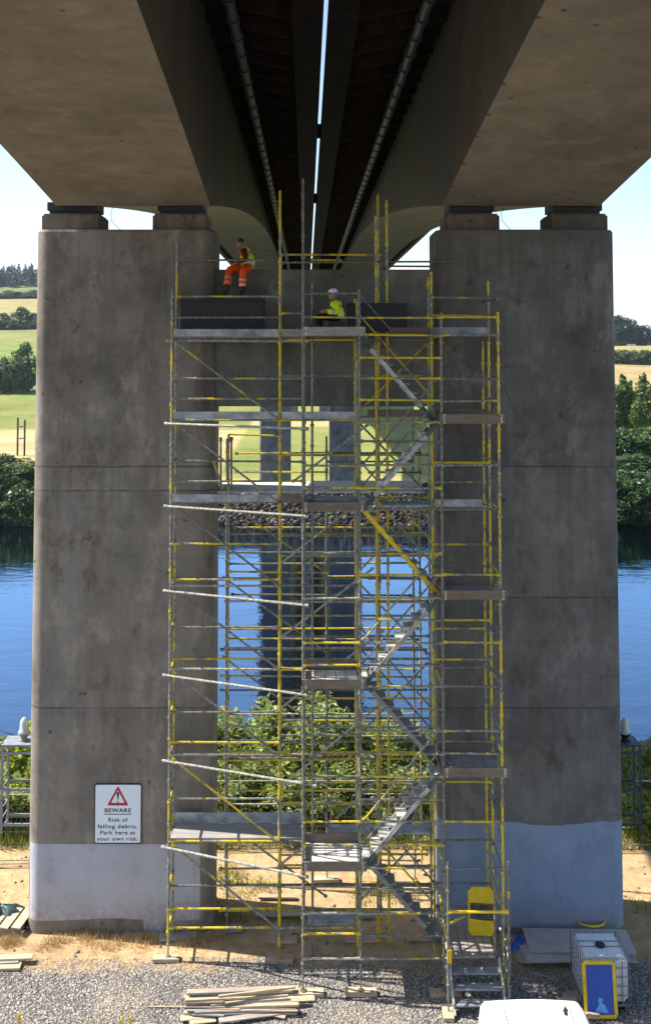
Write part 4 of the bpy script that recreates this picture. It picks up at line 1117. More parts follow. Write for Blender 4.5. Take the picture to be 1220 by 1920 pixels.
# worker in the white helmet on the top landing
Yw = 24.45
zs = zLl[0]
seat = thing('crate', 'dark crate under the seated worker with the white helmet', 'crate', (xat(630, 612, Yw), Yw, zs))
sxm = xat(631, 612, Yw)
MB().box((sxm-.2, Yw-.18, zs+.003), (sxm+.2, Yw+.18, zs+.30)).build('body', 'black', seat, bevel=.012)
MB().box((sxm-.215, Yw-.195, zs+.301), (sxm+.215, Yw+.195, zs+.335)).build('rim', 'dark_panel', seat, bevel=.01)
J2 = dict(pelvis=P(632, 600, Yw), waist=P(632, 589, Yw), chest=P(629, 573, Yw-.03), neck=P(626, 562, Yw-.06), headb=P(625, 558, Yw-.08), head=P(624, 552, Yw-.1),
          shL=P(625, 567, Yw-.22), shR=P(634, 567, Yw+.15), elL=P(635, 587, Yw-.3), wrL=P(610, 584, Yw-.36), elR=P(628, 586, Yw+.2), wrR=P(608, 583, Yw-.02),
          hdL=Vector((-.95, .1, .1)), hdR=Vector((-.85, -.45, .1)), pnL=Vector((0, .7, -.7)).normalized(), pnR=Vector((0, -.5, -.85)).normalized(),
          hipL=P(631, 604, Yw-.11), hipR=P(630, 604, Yw+.1), knL=P(596, 602, Yw-.16), knR=P(598, 601, Yw+.14), anL=P(598, 624, Yw-.16), anR=P(601, 624, Yw+.14),
          toL=P(582, 628, Yw-.2), toR=P(585, 628, Yw+.12))
for s in 'LR': J2['to'+s].z = zs+.045; J2['an'+s].z = zs+.10; J2['kn'+s].z = zs+.45
J2['pelvis'].z = zs+.46; J2['hipL'].z = J2['hipR'].z = zs+.44
def clothes2(t, J, sk):
    tr = limb_cloth(J, [[J['pelvis'], J['waist']]] + [[J['pelvis'], J['hip'+s], mid(J['hip'+s], J['kn'+s]), J['kn'+s], mid(J['kn'+s], J['an'+s]), mid(J['kn'+s], J['an'+s], .9)] for s in 'LR'],
                    [[.145, .13]] + [[.145, .1, .09, .078, .072, .068]]*2)
    mesh_obj('trousers', tr, 'navy', t)
    jk = limb_cloth(J, [[J['chest'], J['waist'], J['pelvis'], J['pelvis']-Vector((0, 0, .07))], [J['chest'], mid(J['chest'], J['neck'], .85)]] +
                    [[J['chest'], J['sh'+s], mid(J['sh'+s], J['el'+s]), J['el'+s], mid(J['el'+s], J['wr'+s]), mid(J['el'+s], J['wr'+s], .93)] for s in 'LR'],
                    [[.172, .168, .178, .175], [.165, .085]] + [[.125, .095, .085, .078, .07, .06]]*2)
    jo = mesh_obj('jacket', jk, 'hivis', t)
    for s in 'LR': band(jo, J['el'+s], J['wr'+s], .45, .11)
    band(jo, J['waist'], J['pelvis'], .1, .21, 'reflect', .05)
    hc = J['head']; up = Vector((0, 0, 1))
    hm = MB().lathe(hc+up*.035, hc+up*.16, [(0, .125), (.02, .122), (.055, .112), (.085, .088), (.105, .055), (.115, .02)], 20).build('helmet', 'helmet', t, smooth=True)
    fx = J['_fx']; fh = Vector((fx.x, fx.y, 0)).normalized(); sd_ = J['_sd']
    br_ = MB(); pts = []
    for k in range(9):
        a = R(-70+140*k/8); pts.append(hc+up*.037+fh*(.118*math.cos(a))+sd_*(.118*math.sin(a)))
    for k in range(9):
        a = R(-70+140*k/8); pts.append(hc+up*.022+fh*(.03+.145*math.cos(a))+sd_*(.122*math.sin(a)))
    v = pts + [p-up*.008 for p in pts]
    f = [(k, k+1, k+10, k+9) for k in range(8)] + [(k+18, k+27, k+28, k+19) for k in range(8)] + [(k+9, k+10, k+28, k+27) for k in range(8)]
    br_.add(v, f); br_.build('peak', 'helmet', hm)
    boots(t, J)
person('person in white helmet and bright yellow jacket sitting on the top landing', J2, (-.95, -.28, -.1), clothes2, (sxm, Yw, zs))
# his bag and cloth
bg_ = thing('bag', 'small black bag on the top landing left of the helmeted worker', 'bag', at(583, 625, 24.0))
bx = xat(579, 620, 23.95)
MB().box((bx-.02, 23.85, zs+.003), (bx+.24, 24.15, zs+.24)).build('body', 'black', bg_, bevel=.03)
MB().path([(bx+.04, 24.0, zs+.24), (bx+.06, 24.0, zs+.33), (bx+.15, 24.0, zs+.33), (bx+.17, 24.0, zs+.24)], .012, 6).build('handle', 'black', bg_)
g = MB(); q0 = at(612, 622, 23.9)
for k in range(6):
    a = k*1.05; g.path([(q0.x+.16*math.cos(a)*.3, 23.9+.1*math.sin(a)*.3, zs+.03+.02*k), (q0.x+.16*math.cos(a), 23.9+.12*math.sin(a), zs+.04)], [.05, .03], 6)
tag(g.build('cloth', 'cloth_pale', smooth=True), 'crumpled pale lilac cloth lying on the top landing', 'cloth')

# ------------------------------------------------------------------ things on the ground
def board(name, lab, c, ln, wd, th, rz, m_, group=None, ry=0.0, rx=0.0, cat='timber plank'):
    o = MB().box((-ln/2, -wd/2, 0), (ln/2, wd/2, th)).build(name, m_, origin=(0, 0, 0), bevel=min(.004, th*.2))
    o.location = c; o.rotation_euler = (rx, ry, rz); tag(o, lab, cat, group); return o
# timber pile
pg = 'planks of the loose timber pile'
base = gat(455, 1897)
labs = ['pale plank on top of the timber pile, slanting up to the right', 'yellowish plank lying second from the top of the pile', 'grey broken plank at the front of the timber pile', 'short white plank at the left front of the pile', 'reddish plank end sticking out of the pile on the right']
tp = [(350,1862,560,1853,.34,.14,'plank_red'), (345,1870,548,1858,.30,.13,'plank_pale'), (347,1877,540,1864,.27,.12,'plank_pale'), (350,1882,560,1862,.24,.1,'plank_red'), (395,1884,555,1865,.22,.1,'plank_pale'),
      (346,1888,470,1886,.18,.14,'plank'), (405,1889,560,1887,.16,.12,'plank_pale'), (350,1894,520,1891,.14,.16,'plank_grey'), (365,1898,555,1891,.12,.14,'plank'), (420,1900,560,1892,.09,.15,'plank_grey'),
      (345,1900,440,1897,.08,.12,'plank_pale'), (410,1915,545,1897,.06,.14,'plank'), (338,1910,400,1904,.05,.18,'plank_pale'), (355,1917,405,1912,.03,.16,'plank_pale'), (510,1903,535,1908,.04,.1,'plank_red'), (470,1880,590,1872,.03,.16,'plank_pale'),
      (352,1866,500,1858,.355,.07,'plank_grey'), (410,1872,552,1852,.36,.05,'plank_pale'), (346,1882,420,1880,.25,.07,'plank_dark'), (348,1892,450,1894,.15,.05,'plank_red'), (470,1897,558,1896,.115,.06,'plank_red'),
      (380,1908,500,1900,.04,.06,'plank_grey'), (350,1886,545,1876,.2,.04,'plank_grey'), (440,1905,556,1900,.03,.12,'plank'), (360,1903,420,1906,.09,.07,'plank_grey')]
for i, (x0, y0, x1, y1, z, wd, m_) in enumerate(tp):
    a, b_ = gat(x0, y0, z), gat(x1, y1, z)
    d = b_-a
    lab = {0: labs[0], 1: labs[1], 9: labs[2], 12: labs[3], 14: labs[4]}.get(i, 'weathered plank stacked in the loose timber pile on gravel')
    board('timber_plank', lab, (a+b_)/2, d.length, wd, rnd.choice((.022, .03, .04, .048)), math.atan2(d.y, d.x), m_, pg, ry=rnd.uniform(-.02, .02), rx=rnd.uniform(-.12, .12))
g_ = gat(340, 1890)
board('timber_plank', 'thin straight lath lying on gravel left of the timber pile', gat(318, 1890)+Vector((0, 0, .02)), 1.0, .03, .02, .0, 'plank_pale', pg)
# planks lower left
for x0, x1, y0, z, wd, m_, lab in ((-20, 62, 1799, .10, .2, 'plank_pale', 'long pale plank on top of the small stack at the left edge'), (-30, 36, 1808, .06, .15, 'plank_grey', 'short grey plank in the small stack at the left edge'), (-30, 40, 1815, .03, .3, 'plank_pale', 'wide pale plank at the bottom of the stack at the left edge')):
    a, b_ = gat(x0, y0, z), gat(x1, y0-3, z)
    d = b_-a; board('timber_plank', lab, (a+b_)/2, d.length, wd, .05, math.atan2(d.y, d.x), m_, 'planks at the left edge')
# pallet of boards with tarpaulin
pt = thing('pallet', 'sunlit wooden pallet of pale boards beside the left column', 'pallet', gat(15, 1750))
a, b_ = gat(-60, 1755, .02), gat(38, 1755, .02)
yb0, yb1 = a.y, gat(20, 1706, .25).y
n = 8
for k in range(n):
    xk = b_.x - .3*k
    MB().obox((xk-.12, yb0, .20), (xk+.06, yb1, .30), .24, .03).build('board', 'plank_pale', pt)
for yy_ in (yb0+.1, (yb0+yb1)/2, yb1-.1): MB().box((a.x, yy_-.05, .02), (b_.x, yy_+.05, .16)).build('bearer', 'plank_grey', pt)
# tarp: crumpled sheet heap
def heap(name, lab, cat, c, r, h, m_, seed, n=20):
    rr = random.Random(seed); g = MB(); v = []; f = []
    ph = [rr.uniform(0, 6) for _ in range(6)]
    for i in range(n+1):
        for j in range(n*2):
            u = i/n; an = 2*math.pi*j/(n*2)
            rad = u*(1+.12*math.sin(3*an+ph[0])+.08*math.sin(7*an+ph[1]))
            hh = h*max(0, 1-u**2.2)*(1+.35*math.sin(5*an+ph[2]+4*u)*u+.25*math.sin(9*an+ph[3])*u) + .02*math.sin(14*an+9*u)
            v.append((c[0]+r[0]*rad*math.cos(an), c[1]+r[1]*rad*math.sin(an), c[2]+max(hh, -.01)))
    for i in range(n):
        for j in range(n*2):
            k = (j+1) % (n*2); f.append((i*n*2+j, i*n*2+k, (i+1)*n*2+k, (i+1)*n*2+j))
    g.add(v, f); o = g.build(name, m_, smooth=True)
    return tag(o, lab, cat)
q = gat(5, 1712, .3)
heap('tarpaulin', 'crumpled dark green plastic sheet heaped behind the pallet', 'plastic sheet', (q.x-.1, q.y+.15, .08), (.75, .45), .32, 'tarp', 3)
# plywood sheets
sq = [(970, 1196, .02, -.02), (975, 1188, .055, .01), (978, 1190, .09, -.01), (985, 1190, .125, .02), (984, 1186, .16, .0), (990, 1182, .195, -.015)]
for i, (x0, x1, z, rz) in enumerate(sq):
    a, b_ = gat(x0, 1806, z), gat(x1, 1806, z)
    ctr = (a+b_)/2 + Vector((0, .5, 0))
    board('plywood_sheet', 'bottom grey sheet of the board stack by the right column' if i == 0 else 'grey sheet in the middle of the board stack by the right column', ctr, (b_-a).length, .98, .032, rz, 'sheet', 'stacked grey sheets', cat='plywood sheet')
a, b_ = gat(992, 1787, .25), gat(1192, 1787, .25)
board('plywood_sheet', 'top grey sheet tilted up on the board stack', (a+b_)/2+Vector((.02, .46, .0)), (b_-a).length, .95, .03, -.03, 'sheet', 'stacked grey sheets', rx=.03, cat='plywood sheet')
g = MB(); q = gat(1108, 1752, .0)
pts = []
for k in range(50):
    a = 2*math.pi*k/16; pts.append((q.x+.32*math.cos(a)*(1+.02*k/16), q.y-.0+.22*math.sin(a), .05+.012*(k//16)+.25))
g.path(pts, .018, 6); tag(g.build('hose', 'yellow', smooth=True), 'coiled yellow hose lying behind the stacked grey sheets', 'hose')
g = MB(); q = gat(985, 1785, 0)
heap('plastic_wrap', 'scrap of blue plastic wrap at the left end of the board stack', 'plastic wrap', (q.x-.12, q.y+.1, .0), (.22, .3), .3, 'blue', 5, 10)

# water tank in a cage
tk = thing('water_tank', 'white plastic water tank in a wire cage on a pallet', 'water tank', gat(1136, 1893))
tx0, tx1 = xat(1092, 1850, 23.05), xat(1181, 1850, 23.05); ty0, ty1 = 23.05, 24.1; tzb, tzt = .16, 1.14
body = MB().box((tx0+.03, ty0+.03, tzb), (tx1-.03, ty1-.03, tzt)).build('bottle', 'tank', tk, bevel=.07)
cxm, cym = (tx0+tx1)/2, (ty0+ty1)/2
MB().lathe((cxm, cym-.05, tzt-.01), (cxm, cym-.05, tzt+.06), [(0, .11), (.05, .11), (.06, .09)], 18).build('cap', 'black', body)
MB().box((tx0+.04, ty0+.42, tzt-.005), (tx1-.04, ty0+.45, tzt+.012)).build('top_bar', 'lamp_grey', tk); MB().box((tx0+.04, ty1-.42, tzt-.005), (tx1-.04, ty1-.39, tzt+.012)).build('top_bar', 'lamp_grey', tk)
g = MB(); r_ = .011
for k in range(7):
    for zz_ in (tzb, ):
        x = tx0+(tx1-tx0)*k/6; g.tube((x, ty0, .14), (x, ty0, tzt+.0), r_, 6); g.tube((x, ty1, .14), (x, ty1, tzt), r_, 6)
        y = ty0+(ty1-ty0)*k/6
        g.tube((tx0, y, .14), (tx0, y, tzt), r_, 6); g.tube((tx1, y, .14), (tx1, y, tzt), r_, 6)
for k in range(6):
    z = .16+(tzt-.16)*k/5
    g.path([(tx0-.012, ty0-.012, z), (tx1+.012, ty0-.012, z), (tx1+.012, ty1+.012, z), (tx0-.012, ty1+.012, z), (tx0-.012, ty0-.012, z)], r_, 6)
g.build('cage', 'lamp_grey', tk)
g = MB()
for x in (tx0+.06, cxm, tx1-.06): g.box((x-.06, ty0, 0.0), (x+.06, ty1, .12))
g.box((tx0, ty0-.02, .121), (tx1, ty1+.02, .139)); g.build('pallet_base', 'plank_dark', tk)
MB().lathe((cxm, ty0-.1, .22), (cxm, ty0+.03, .22), [(0, .05), (.13, .05)], 10).build('outlet', 'black', tk)

# blue panel in a yellow frame leaning on the tank
bp = thing('framed_panel', 'blue panel in a yellow frame leaning against the water tank', 'framed panel', (0, 0, 0))
bw, bh = .72, 1.10
MB().prism(rrect(-bw/2+.05, .05, bw/2-.05, bh-.05, .03), -.012, .012).build('panel', 'blue', bp, origin=(0, 0, 0))
p = rrect(-bw/2+.03, .03, bw/2-.03, bh-.03, .06)
MB().path([(a, 0, c) for a, c in p]+[(p[0][0], 0, p[0][1])], .042, 8).build('frame', 'yellow', bp, origin=(0, 0, 0))
for poly in ([(-.14, .12), (.16, .10), (.10, .25), (-.02, .30)], [(-.06, .30), (.03, .28), (.06, .38), (-.04, .40)]):
    MB().prism(poly, -.016, -.0125).build('emblem', 'lightblue', bp, origin=(0, 0, 0))
q = gat(1124, 1906); bp.location = (q.x, 22.80, .03); bp.rotation_euler = (R(-11), R(1.0), R(2))
# scrap timber and rubble beside the tank
for i, (px, py, ln, wd, rz, m_, lab) in enumerate(((1075, 1868, .45, .3, .3, 'plank_grey', 'grey board offcut beside the water tank'), (1080, 1878, .6, .16, 1.0, 'plank_red', 'reddish board offcut leaning beside the blue panel'), (1064, 1882, .4, .14, .1, 'plank_pale', 'pale board offcut lowest of the scraps beside the tank'), (1106, 1912, .4, .1, -.3, 'plank_red', 'reddish offcut at the foot of the blue panel'))):
    board('board_offcut', lab, gat(px, py, .05)+Vector((0, 0, .03*i)), ln, wd, .04, rz, m_, 'scrap timber beside the tank', rx=.12*i, cat='board offcut')
# yellow stakes at the bottom edge
for px, py, lab in ((37, 1897, 'yellow stake standing alone at the lower left'), (160, 1915, 'short yellow stake between the lone stake and the pair'), (228, 1907, 'left stake of the yellow pair at the bottom edge'), (245, 1903, 'right and taller stake of the yellow pair')):
    q = at(px, py, 21.6)
    g = MB().box((q.x-.028, q.y-.02, -.1), (q.x+.028, q.y+.02, q.z-.05)); g.add([(q.x-.028, q.y-.02, q.z-.05), (q.x+.028, q.y-.02, q.z-.05), (q.x+.028, q.y+.02, q.z-.05), (q.x-.028, q.y+.02, q.z-.05), (q.x+.01, q.y, q.z)], [(0, 1, 4), (1, 2, 4), (2, 3, 4), (3, 0, 4)])
    tag(g.build('marker_stake', 'yellow'), lab, 'marker stake', 'yellow stakes')
# debris in the sun between the columns
for i, (px, py, ln, m_, lab) in enumerate(((520, 1683, 1.0, 'plank_red', 'reddish plank on dry dirt behind the scaffold'), (560, 1716, .9, 'plank_pale', 'pale plank lying between the columns near the rear uprights'), (500, 1716, .6, 'plank', 'short plank in debris between the columns'), (670, 1720, .8, 'plank_grey', 'grey plank behind the stair tower foot'))):
    board('timber_plank', lab, gat(px, py, .04), ln, .16, .05, rnd.uniform(-.1, .1), m_, 'planks between the columns')

# ------------------------------------------------------------------ white van, roof in frame
vn = thing('van', 'white van parked in front of the scaffold, only its roof in view', 'van', (4.35, 18.3, 0))
vx0, vx1, vy1, vy0 = xat(893, 1890, 20.4), xat(1092, 1890, 20.4), 20.45, 16.0
vc = (vx0+vx1)/2
def vsec(y, zt, wt, wb):     # cross section ring
    p = []
    hw = wb/2; tw = wt/2; r = .16
    pts_ = [(-hw, .35), (-hw, 1.1)]
    for k in range(5):
        a = R(180-90*k/4); pts_.append((-tw+r+r*math.cos(a), zt-r+r*math.sin(a)))
    for k in range(5): 
        x = -tw+r+(2*tw-2*r)*(k+1)/6; pts_.append((x, zt+.035*math.sin(math.pi*(k+1)/6)))
    for k in range(5):
        a = R(90-90*k/4); pts_.append((tw-r+r*math.cos(a), zt-r+r*math.sin(a)))
    pts_ += [(hw, 1.1), (hw, .35)]
    return [(vc+x, y, z) for x, z in pts_]
wv = vx1-vx0
secs = [vsec(vy1+.06, 1.55, wv-.3, wv), vsec(vy1+.02, 1.80, wv-.2, wv), vsec(vy1-.12, 1.93, wv-.1, wv+.02), vsec(vy1-.5, 1.97, wv-.06, wv+.05), vsec(18.2, 1.98, wv-.04, wv+.06), vsec(17.2, 1.96, wv-.06, wv+.06), vsec(16.6, 1.6, wv-.2, wv+.04), vsec(16.1, 1.12, wv-.15, wv), vsec(15.4, 1.02, wv-.15, wv), vsec(15.1, .75, wv-.3, wv-.1)]
g = MB(); n = len(secs[0])
for s_ in secs: g.v += s_
for i in range(len(secs)-1):
    for k in range(n):
        k2 = (k+1) % n; g.f.append((i*n+k, i*n+k2, (i+1)*n+k2, (i+1)*n+k))
g.f += [tuple(range(n)), tuple(reversed(range((len(secs)-1)*n, len(secs)*n)))]
g.build('body', 'white_paint', vn, smooth=True)
for x in (vc-wv/2+.02, vc+wv/2-.02):
    for y in (16.1, 19.4):
        w_ = MB().lathe((x-.11, y, .33), (x+.11, y, .33), [(0, .24), (.02, .33), (.2, .33), (.22, .24)], 20).build('wheel', 'rubber', vn)
        MB().lathe((x-.115, y, .33), (x+.115, y, .33), [(0, .2), (.23, .2)], 16).build('rim', 'lamp_grey', w_)
MB().add([(vc-.7, 17.0, 1.84), (vc+.7, 17.0, 1.84), (vc+.78, 16.12, 1.17), (vc-.78, 16.12, 1.17)], [(0, 1, 2, 3)]).build('windscreen', 'glass_dark', vn)
MB().box((vc-.75, vy1+.075, 1.05), (vc-.04, vy1+.085, 1.5)).build('rear_window', 'glass_dark', vn); MB().box((vc+.04, vy1+.075, 1.05), (vc+.75, vy1+.085, 1.5)).build('rear_window', 'glass_dark', vn)
for x in (vc-.8, vc+.8): MB().box((x-.06, vy1+.06, .8), (x+.06, vy1+.09, 1.1)).build('tail_light', 'sign_red', vn)
for x in (-.62, -.31, 0, .31, .62): MB().box((vc+x-.02, 17.5, 1.992), (vc+x+.02, 20.0, 2.028)).build('roof_rib', 'white_paint', vn)
for x in (-.93, .93): MB().box((vc+x-.008, 17.4, 1.90), (vc+x+.008, 20.1, 1.945)).build('gutter', 'lamp_grey', vn)
MB().path([(xat(884, 1885, 20.2)+.12, 20.1, 1.9), at(884, 1866, 20.3)], .008, 5).build('aerial', 'black', vn)
q = at(1060, 1892, 19.9)
MB().add([(q.x-.05, q.y-.1, 1.985), (q.x+.05, q.y-.1, 1.985), (q.x+.05, q.y+.06, 1.985), (q.x-.05, q.y+.06, 1.985), (q.x, q.y+.05, 2.09)], [(0, 3, 2, 1), (0, 1, 4), (1, 2, 4), (2, 3, 4), (3, 0, 4)]).build('roof_fin', 'black', vn)

# ------------------------------------------------------------------ fence behind the site
def fence_panel(x0, Y, w_, lab):
    t = thing('fence_panel', lab, 'fence panel', (x0+w_/2, Y, 0), 'mesh fence panels behind the site')
    for x in (x0, x0+w_): MB().tube((x, Y, 0.02), (x, Y, 1.95), .02, 6).build('post', 'lamp_grey', t)
    for z in (.12, 1.93): MB().tube((x0+.02, Y, z), (x0+w_-.02, Y, z), .02, 6).build('rail', 'tube_w', t)
    g = MB(); k = x0+.1
    while k < x0+w_-.05: g.box((k-.0016, Y-.0016, .13), (k+.0016, Y+.0016, 1.92)); k += .15
    for z in (.5, .9, 1.3, 1.65): g.box((x0+.02, Y-.007, z-.002), (x0+w_-.02, Y-.0035, z+.002))
    g.build('mesh', 'lamp_grey', t)
    MB().box((x0-.12, Y-.3, 0), (x0+.12, Y+.3, .13)).build('foot', 'rubber', t, bevel=.02)
fl = ['leftmost mesh fence panel, left of the left column', 'mesh fence panel just left of the left column', 'mesh fence panel behind the left column', 'mesh fence panel at the left of the gap between columns', 'mesh fence panel in the middle of the gap between columns', 'mesh fence panel behind the right column', 'rightmost mesh fence panel, right of the right column']
for i, x0 in enumerate((-13.3, -9.8, -6.3, -2.8, .7, 4.2, 7.7)): fence_panel(x0, 30.3+(.0 if i > 1 else -.9), 3.4, fl[i])
def crowd_barrier(x0, Y, lab):
    t = thing('crowd_barrier', lab, 'crowd barrier', (x0+1, Y, 0), 'crowd barriers behind the scaffold')
    zt = 1.15
    p = [(x0, Y, .1), (x0, Y, zt-.15), (x0+.05, Y, zt-.04), (x0+.15, Y, zt), (x0+1.85, Y, zt), (x0+1.95, Y, zt-.04), (x0+2, Y, zt-.15), (x0+2, Y, .1)]
    MB().path(p, .022, 6).build('frame', 'tube_w', t)
    g = MB(); k = x0+.12
    while k < x0+1.95: g.tube((k, Y, .22), (k, Y, zt-.02), .008, 5); k += .13
    g.tube((x0, Y, .2), (x0+2, Y, .2), .014, 6); g.build('bars', 'tube_w', t)
    for x in (x0+.3, x0+1.7): MB().tube((x, Y-.28, .03), (x, Y+.28, .03), .018, 6).build('foot', 'tube_w', t)
crowd_barrier(-.85, 31.2, 'grey crowd barrier behind the fence, left of the pair'); crowd_barrier(1.35, 31.25, 'grey crowd barrier behind the fence, right of the pair')

# ------------------------------------------------------------------ plants
def leaves(n, clumps, size, seed, m_, aspect=2.2, droop=.3, shell=.55):
    """many small folded leaves spread through a set of clumps [(centre, radius xyz)]"""
    rg = np.random.default_rng(seed)
    cl = np.array([c for c, r in clumps]); rr = np.array([r for c, r in clumps])
    vol = rr.prod(1)**(2/3); pi = rg.choice(len(cl), n, p=vol/vol.sum())
    d = rg.normal(size=(n, 3)); d /= np.linalg.norm(d, axis=1)[:, None]
    rad = shell + (1-shell)*rg.random(n)**.6
    rad = np.where(rg.random(n) < .25, rg.random(n)*shell+.1, rad)
    c = cl[pi] + d*rr[pi]*rad[:, None]*(1+.12*rg.normal(size=n))[:, None]
    ax = d*.7 + rg.normal(size=(n, 3))*.6; ax[:, 2] -= droop*rg.random(n); ax /= np.linalg.norm(ax, axis=1)[:, None]
    nr = rg.normal(size=(n, 3)) + np.array([0, 0, 1.1]); sdv = np.cross(ax, nr); sdv /= np.linalg.norm(sdv, axis=1)[:, None]+1e-9
    ln = size*(.6+.8*rg.random(n)); wd = ln/aspect
    up_ = np.cross(sdv, ax)
    p0 = c - ax*(ln/2)[:, None]; p2 = c + ax*(ln/2)[:, None]
    p1 = c + sdv*(wd/2)[:, None] + up_*(ln*.08)[:, None]; p3 = c - sdv*(wd/2)[:, None] + up_*(ln*.08)[:, None]
    V_ = np.stack([p0, p1, p2, p3], 1).reshape(-1, 3)
    me_ = bpy.data.meshes.new('crown'); nv = len(V_)
    me_.vertices.add(nv); me_.vertices.foreach_set('co', V_.ravel().astype(np.float32))
    me_.loops.add(nv); me_.loops.foreach_set('vertex_index', np.arange(nv, dtype=np.int32))
    me_.polygons.add(n); me_.polygons.foreach_set('loop_start', np.arange(0, nv, 4, dtype=np.int32))
    me_.update(calc_edges=True); me_.materials.append(M[m_]); return me_
def clump_set(h, w_, seed, kind):
    rr = random.Random(seed); out = []
    if kind == 'round':
        for k in range(26):
            u = rr.uniform(.10, .90); an = rr.uniform(0, 6.28)
            prof = math.sin(math.pi*min(1, max(.1, (u-.05)/.95))**.85)
            rad = w_/2*prof*rr.uniform(.2, .85); s = w_*rr.uniform(.14, .24)
            out.append(((rad*math.cos(an), rad*math.sin(an), h*u), (s, s, s*.8)))
    elif kind == 'shrub':
        for k in range(26):
            u = rr.uniform(.05, .9); an = rr.uniform(0, 6.28)
            rad = w_/2*(1-u**2.6*.6)*rr.uniform(.1, .92); s = w_*rr.uniform(.11, .19)
            out.append(((rad*math.cos(an), rad*math.sin(an), h*u), (s, s, s*1.15)))
    elif kind == 'poplar':
        for k in range(18):
            u = (k+.5)/18; an = rr.uniform(0, 6.28)
            prof = (math.sin(math.pi*(u*.86+.12)))**.9
            rad = w_/2*prof*rr.uniform(.1, .6); s = w_*.30*prof+.12
            out.append(((rad*math.cos(an), rad*math.sin(an), h*(.08+.9*u)), (s*.8, s*.8, s*1.5)))
    elif kind == 'conifer':
        for k in range(12):
            u = k/12; s = w_*.5*(1-u)+.25
            out.append(((0, 0, h*(.02+.96*u)), (s, s, h*.075)))
    return out
def trunk_mesh(h, w_, seed, nb=6):
    rr = random.Random(seed); g = MB(); r0 = h*.022+.02
    pts = [(rr.uniform(-.03, .03)*h*t_, rr.uniform(-.03, .03)*h*t_, h*t_*.9-.25) for t_ in (0, .12, .3, .55, .8, 1)]
    g.path(pts, [r0*1.4, r0, r0*.8, r0*.55, r0*.3, r0*.1], 7)
    for k in range(nb):
        t_ = rr.uniform(.2, .7); an = rr.uniform(0, 6.28); b0 = Vector((0, 0, h*t_*.9)); ln = w_*.42
        g.path([b0, b0+Vector((math.cos(an)*ln*.5, math.sin(an)*ln*.5, ln*.35)), b0+Vector((math.cos(an)*ln, math.sin(an)*ln, ln*.6))], [r0*.45, r0*.3, r0*.08], 5)
    return g
PROTO = {}
def plant(name, lab, cat, x, y, h, w_, kind, m_, n, size, variant, group, rz=None, z=None, aspect=2.2):
    """a tree or shrub: trunk and crown; same variant shares its mesh data"""
    key = (kind, m_, n, size, variant, name)
    if key not in PROTO:
        cm = leaves(n, clump_set(10, 10*PROTO_W[kind], variant*31+5, kind), size, variant*7+1, m_, aspect)
        tm = trunk_mesh(10, 10*PROTO_W[kind], variant*5+2)
        me_ = bpy.data.meshes.new('trunk'); me_.from_pydata([tuple(v) for v in tm.v], [], tm.f); me_.materials.append(M['bark'])
        PROTO[key] = (cm, me_)
    cm, tm = PROTO[key]
    zz_ = tz(x, y) if z is None else z
    t = thing(name, lab, cat, (x, y, zz_), group, rnd.uniform(0, 6.28) if rz is None else rz)
    t.scale = (w_/(10*PROTO_W[kind]), w_/(10*PROTO_W[kind]), h/10)
    for nm, d in (('trunk', tm), ('crown', cm)):
        o = bpy.data.objects.new(nm, d); COL.objects.link(o); o.parent = t
    return t
PROTO_W = {'round': .8, 'shrub': .95, 'poplar': .33, 'conifer': .38}
# near shrubs (leaf size is in the 10 m prototype)
shr = [(-2.75, 33.6, 3.3, 3.6, 0, 'leafy shrub behind the fence at the left end of the gap'), (-1.0, 33.0, 4.1, 3.9, 1, 'tall leafy shrub in the middle of the gap between the columns'), (.75, 33.5, 3.9, 3.6, 2, 'leafy shrub right of the tallest one in the gap'),
       (2.1, 32.9, 3.1, 3.4, 0, 'leafy shrub behind the stair flights'), (3.4, 33.8, 3.2, 3.4, 1, 'pale leafy shrub at the right end of the gap'), (-2.3, 31.9, 2.3, 2.8, 2, 'small shrub close behind the fence on the left of the gap'), (-.6, 31.8, 2.5, 2.8, 1, 'small shrub close behind the fence left of mid gap'), (.9, 31.8, 2.2, 2.8, 0, 'small shrub close behind the fence in mid gap'), (2.7, 31.9, 2.1, 2.8, 2, 'small shrub close behind the fence on the right of the gap')]
for i, (x, y, h, w_, v, lab) in enumerate(shr): plant('shrub', lab, 'shrub', x, y, h*.80, w_, 'shrub', 'leaf_shrub', 6400, .56, v, 'shrubs behind the site', aspect=2.6)
for i, (x, y, h, w_, v, lab) in enumerate(((-9.6, 31.4, 2.3, 2.9, 0, 'bright green bush by the left lantern bracket foot'), (-8.6, 33.5, 4.4, 3.2, 1, 'bright green bush behind the left lantern bracket'), (-11.6, 32.8, 3.8, 3.6, 2, 'bright green bush at the far left edge'))):
    plant('bush', lab, 'bush', x, y, h*.64, w_, 'shrub', 'leaf_lime', 5200, .62, v, 'bright bushes left of the left column', aspect=1.7)
for i, (x, y, h, w_, v, lab) in enumerate(((9.3, 32.8, 3.6, 2.6, 0, 'willowy bush behind the right lantern bracket'), (11.0, 33.2, 3.0, 2.8, 1, 'willowy bush at the right edge'), (9.8, 31.4, 1.5, 2.4, 2, 'low yellowish bush right of the right column'))):
    plant('bush', lab, 'bush', x, y, h*.72, w_, 'shrub', 'leaf_shrub' if i < 2 else 'leaf_lime', 5200, .62, v, 'bushes right of the right column', aspect=3.4)
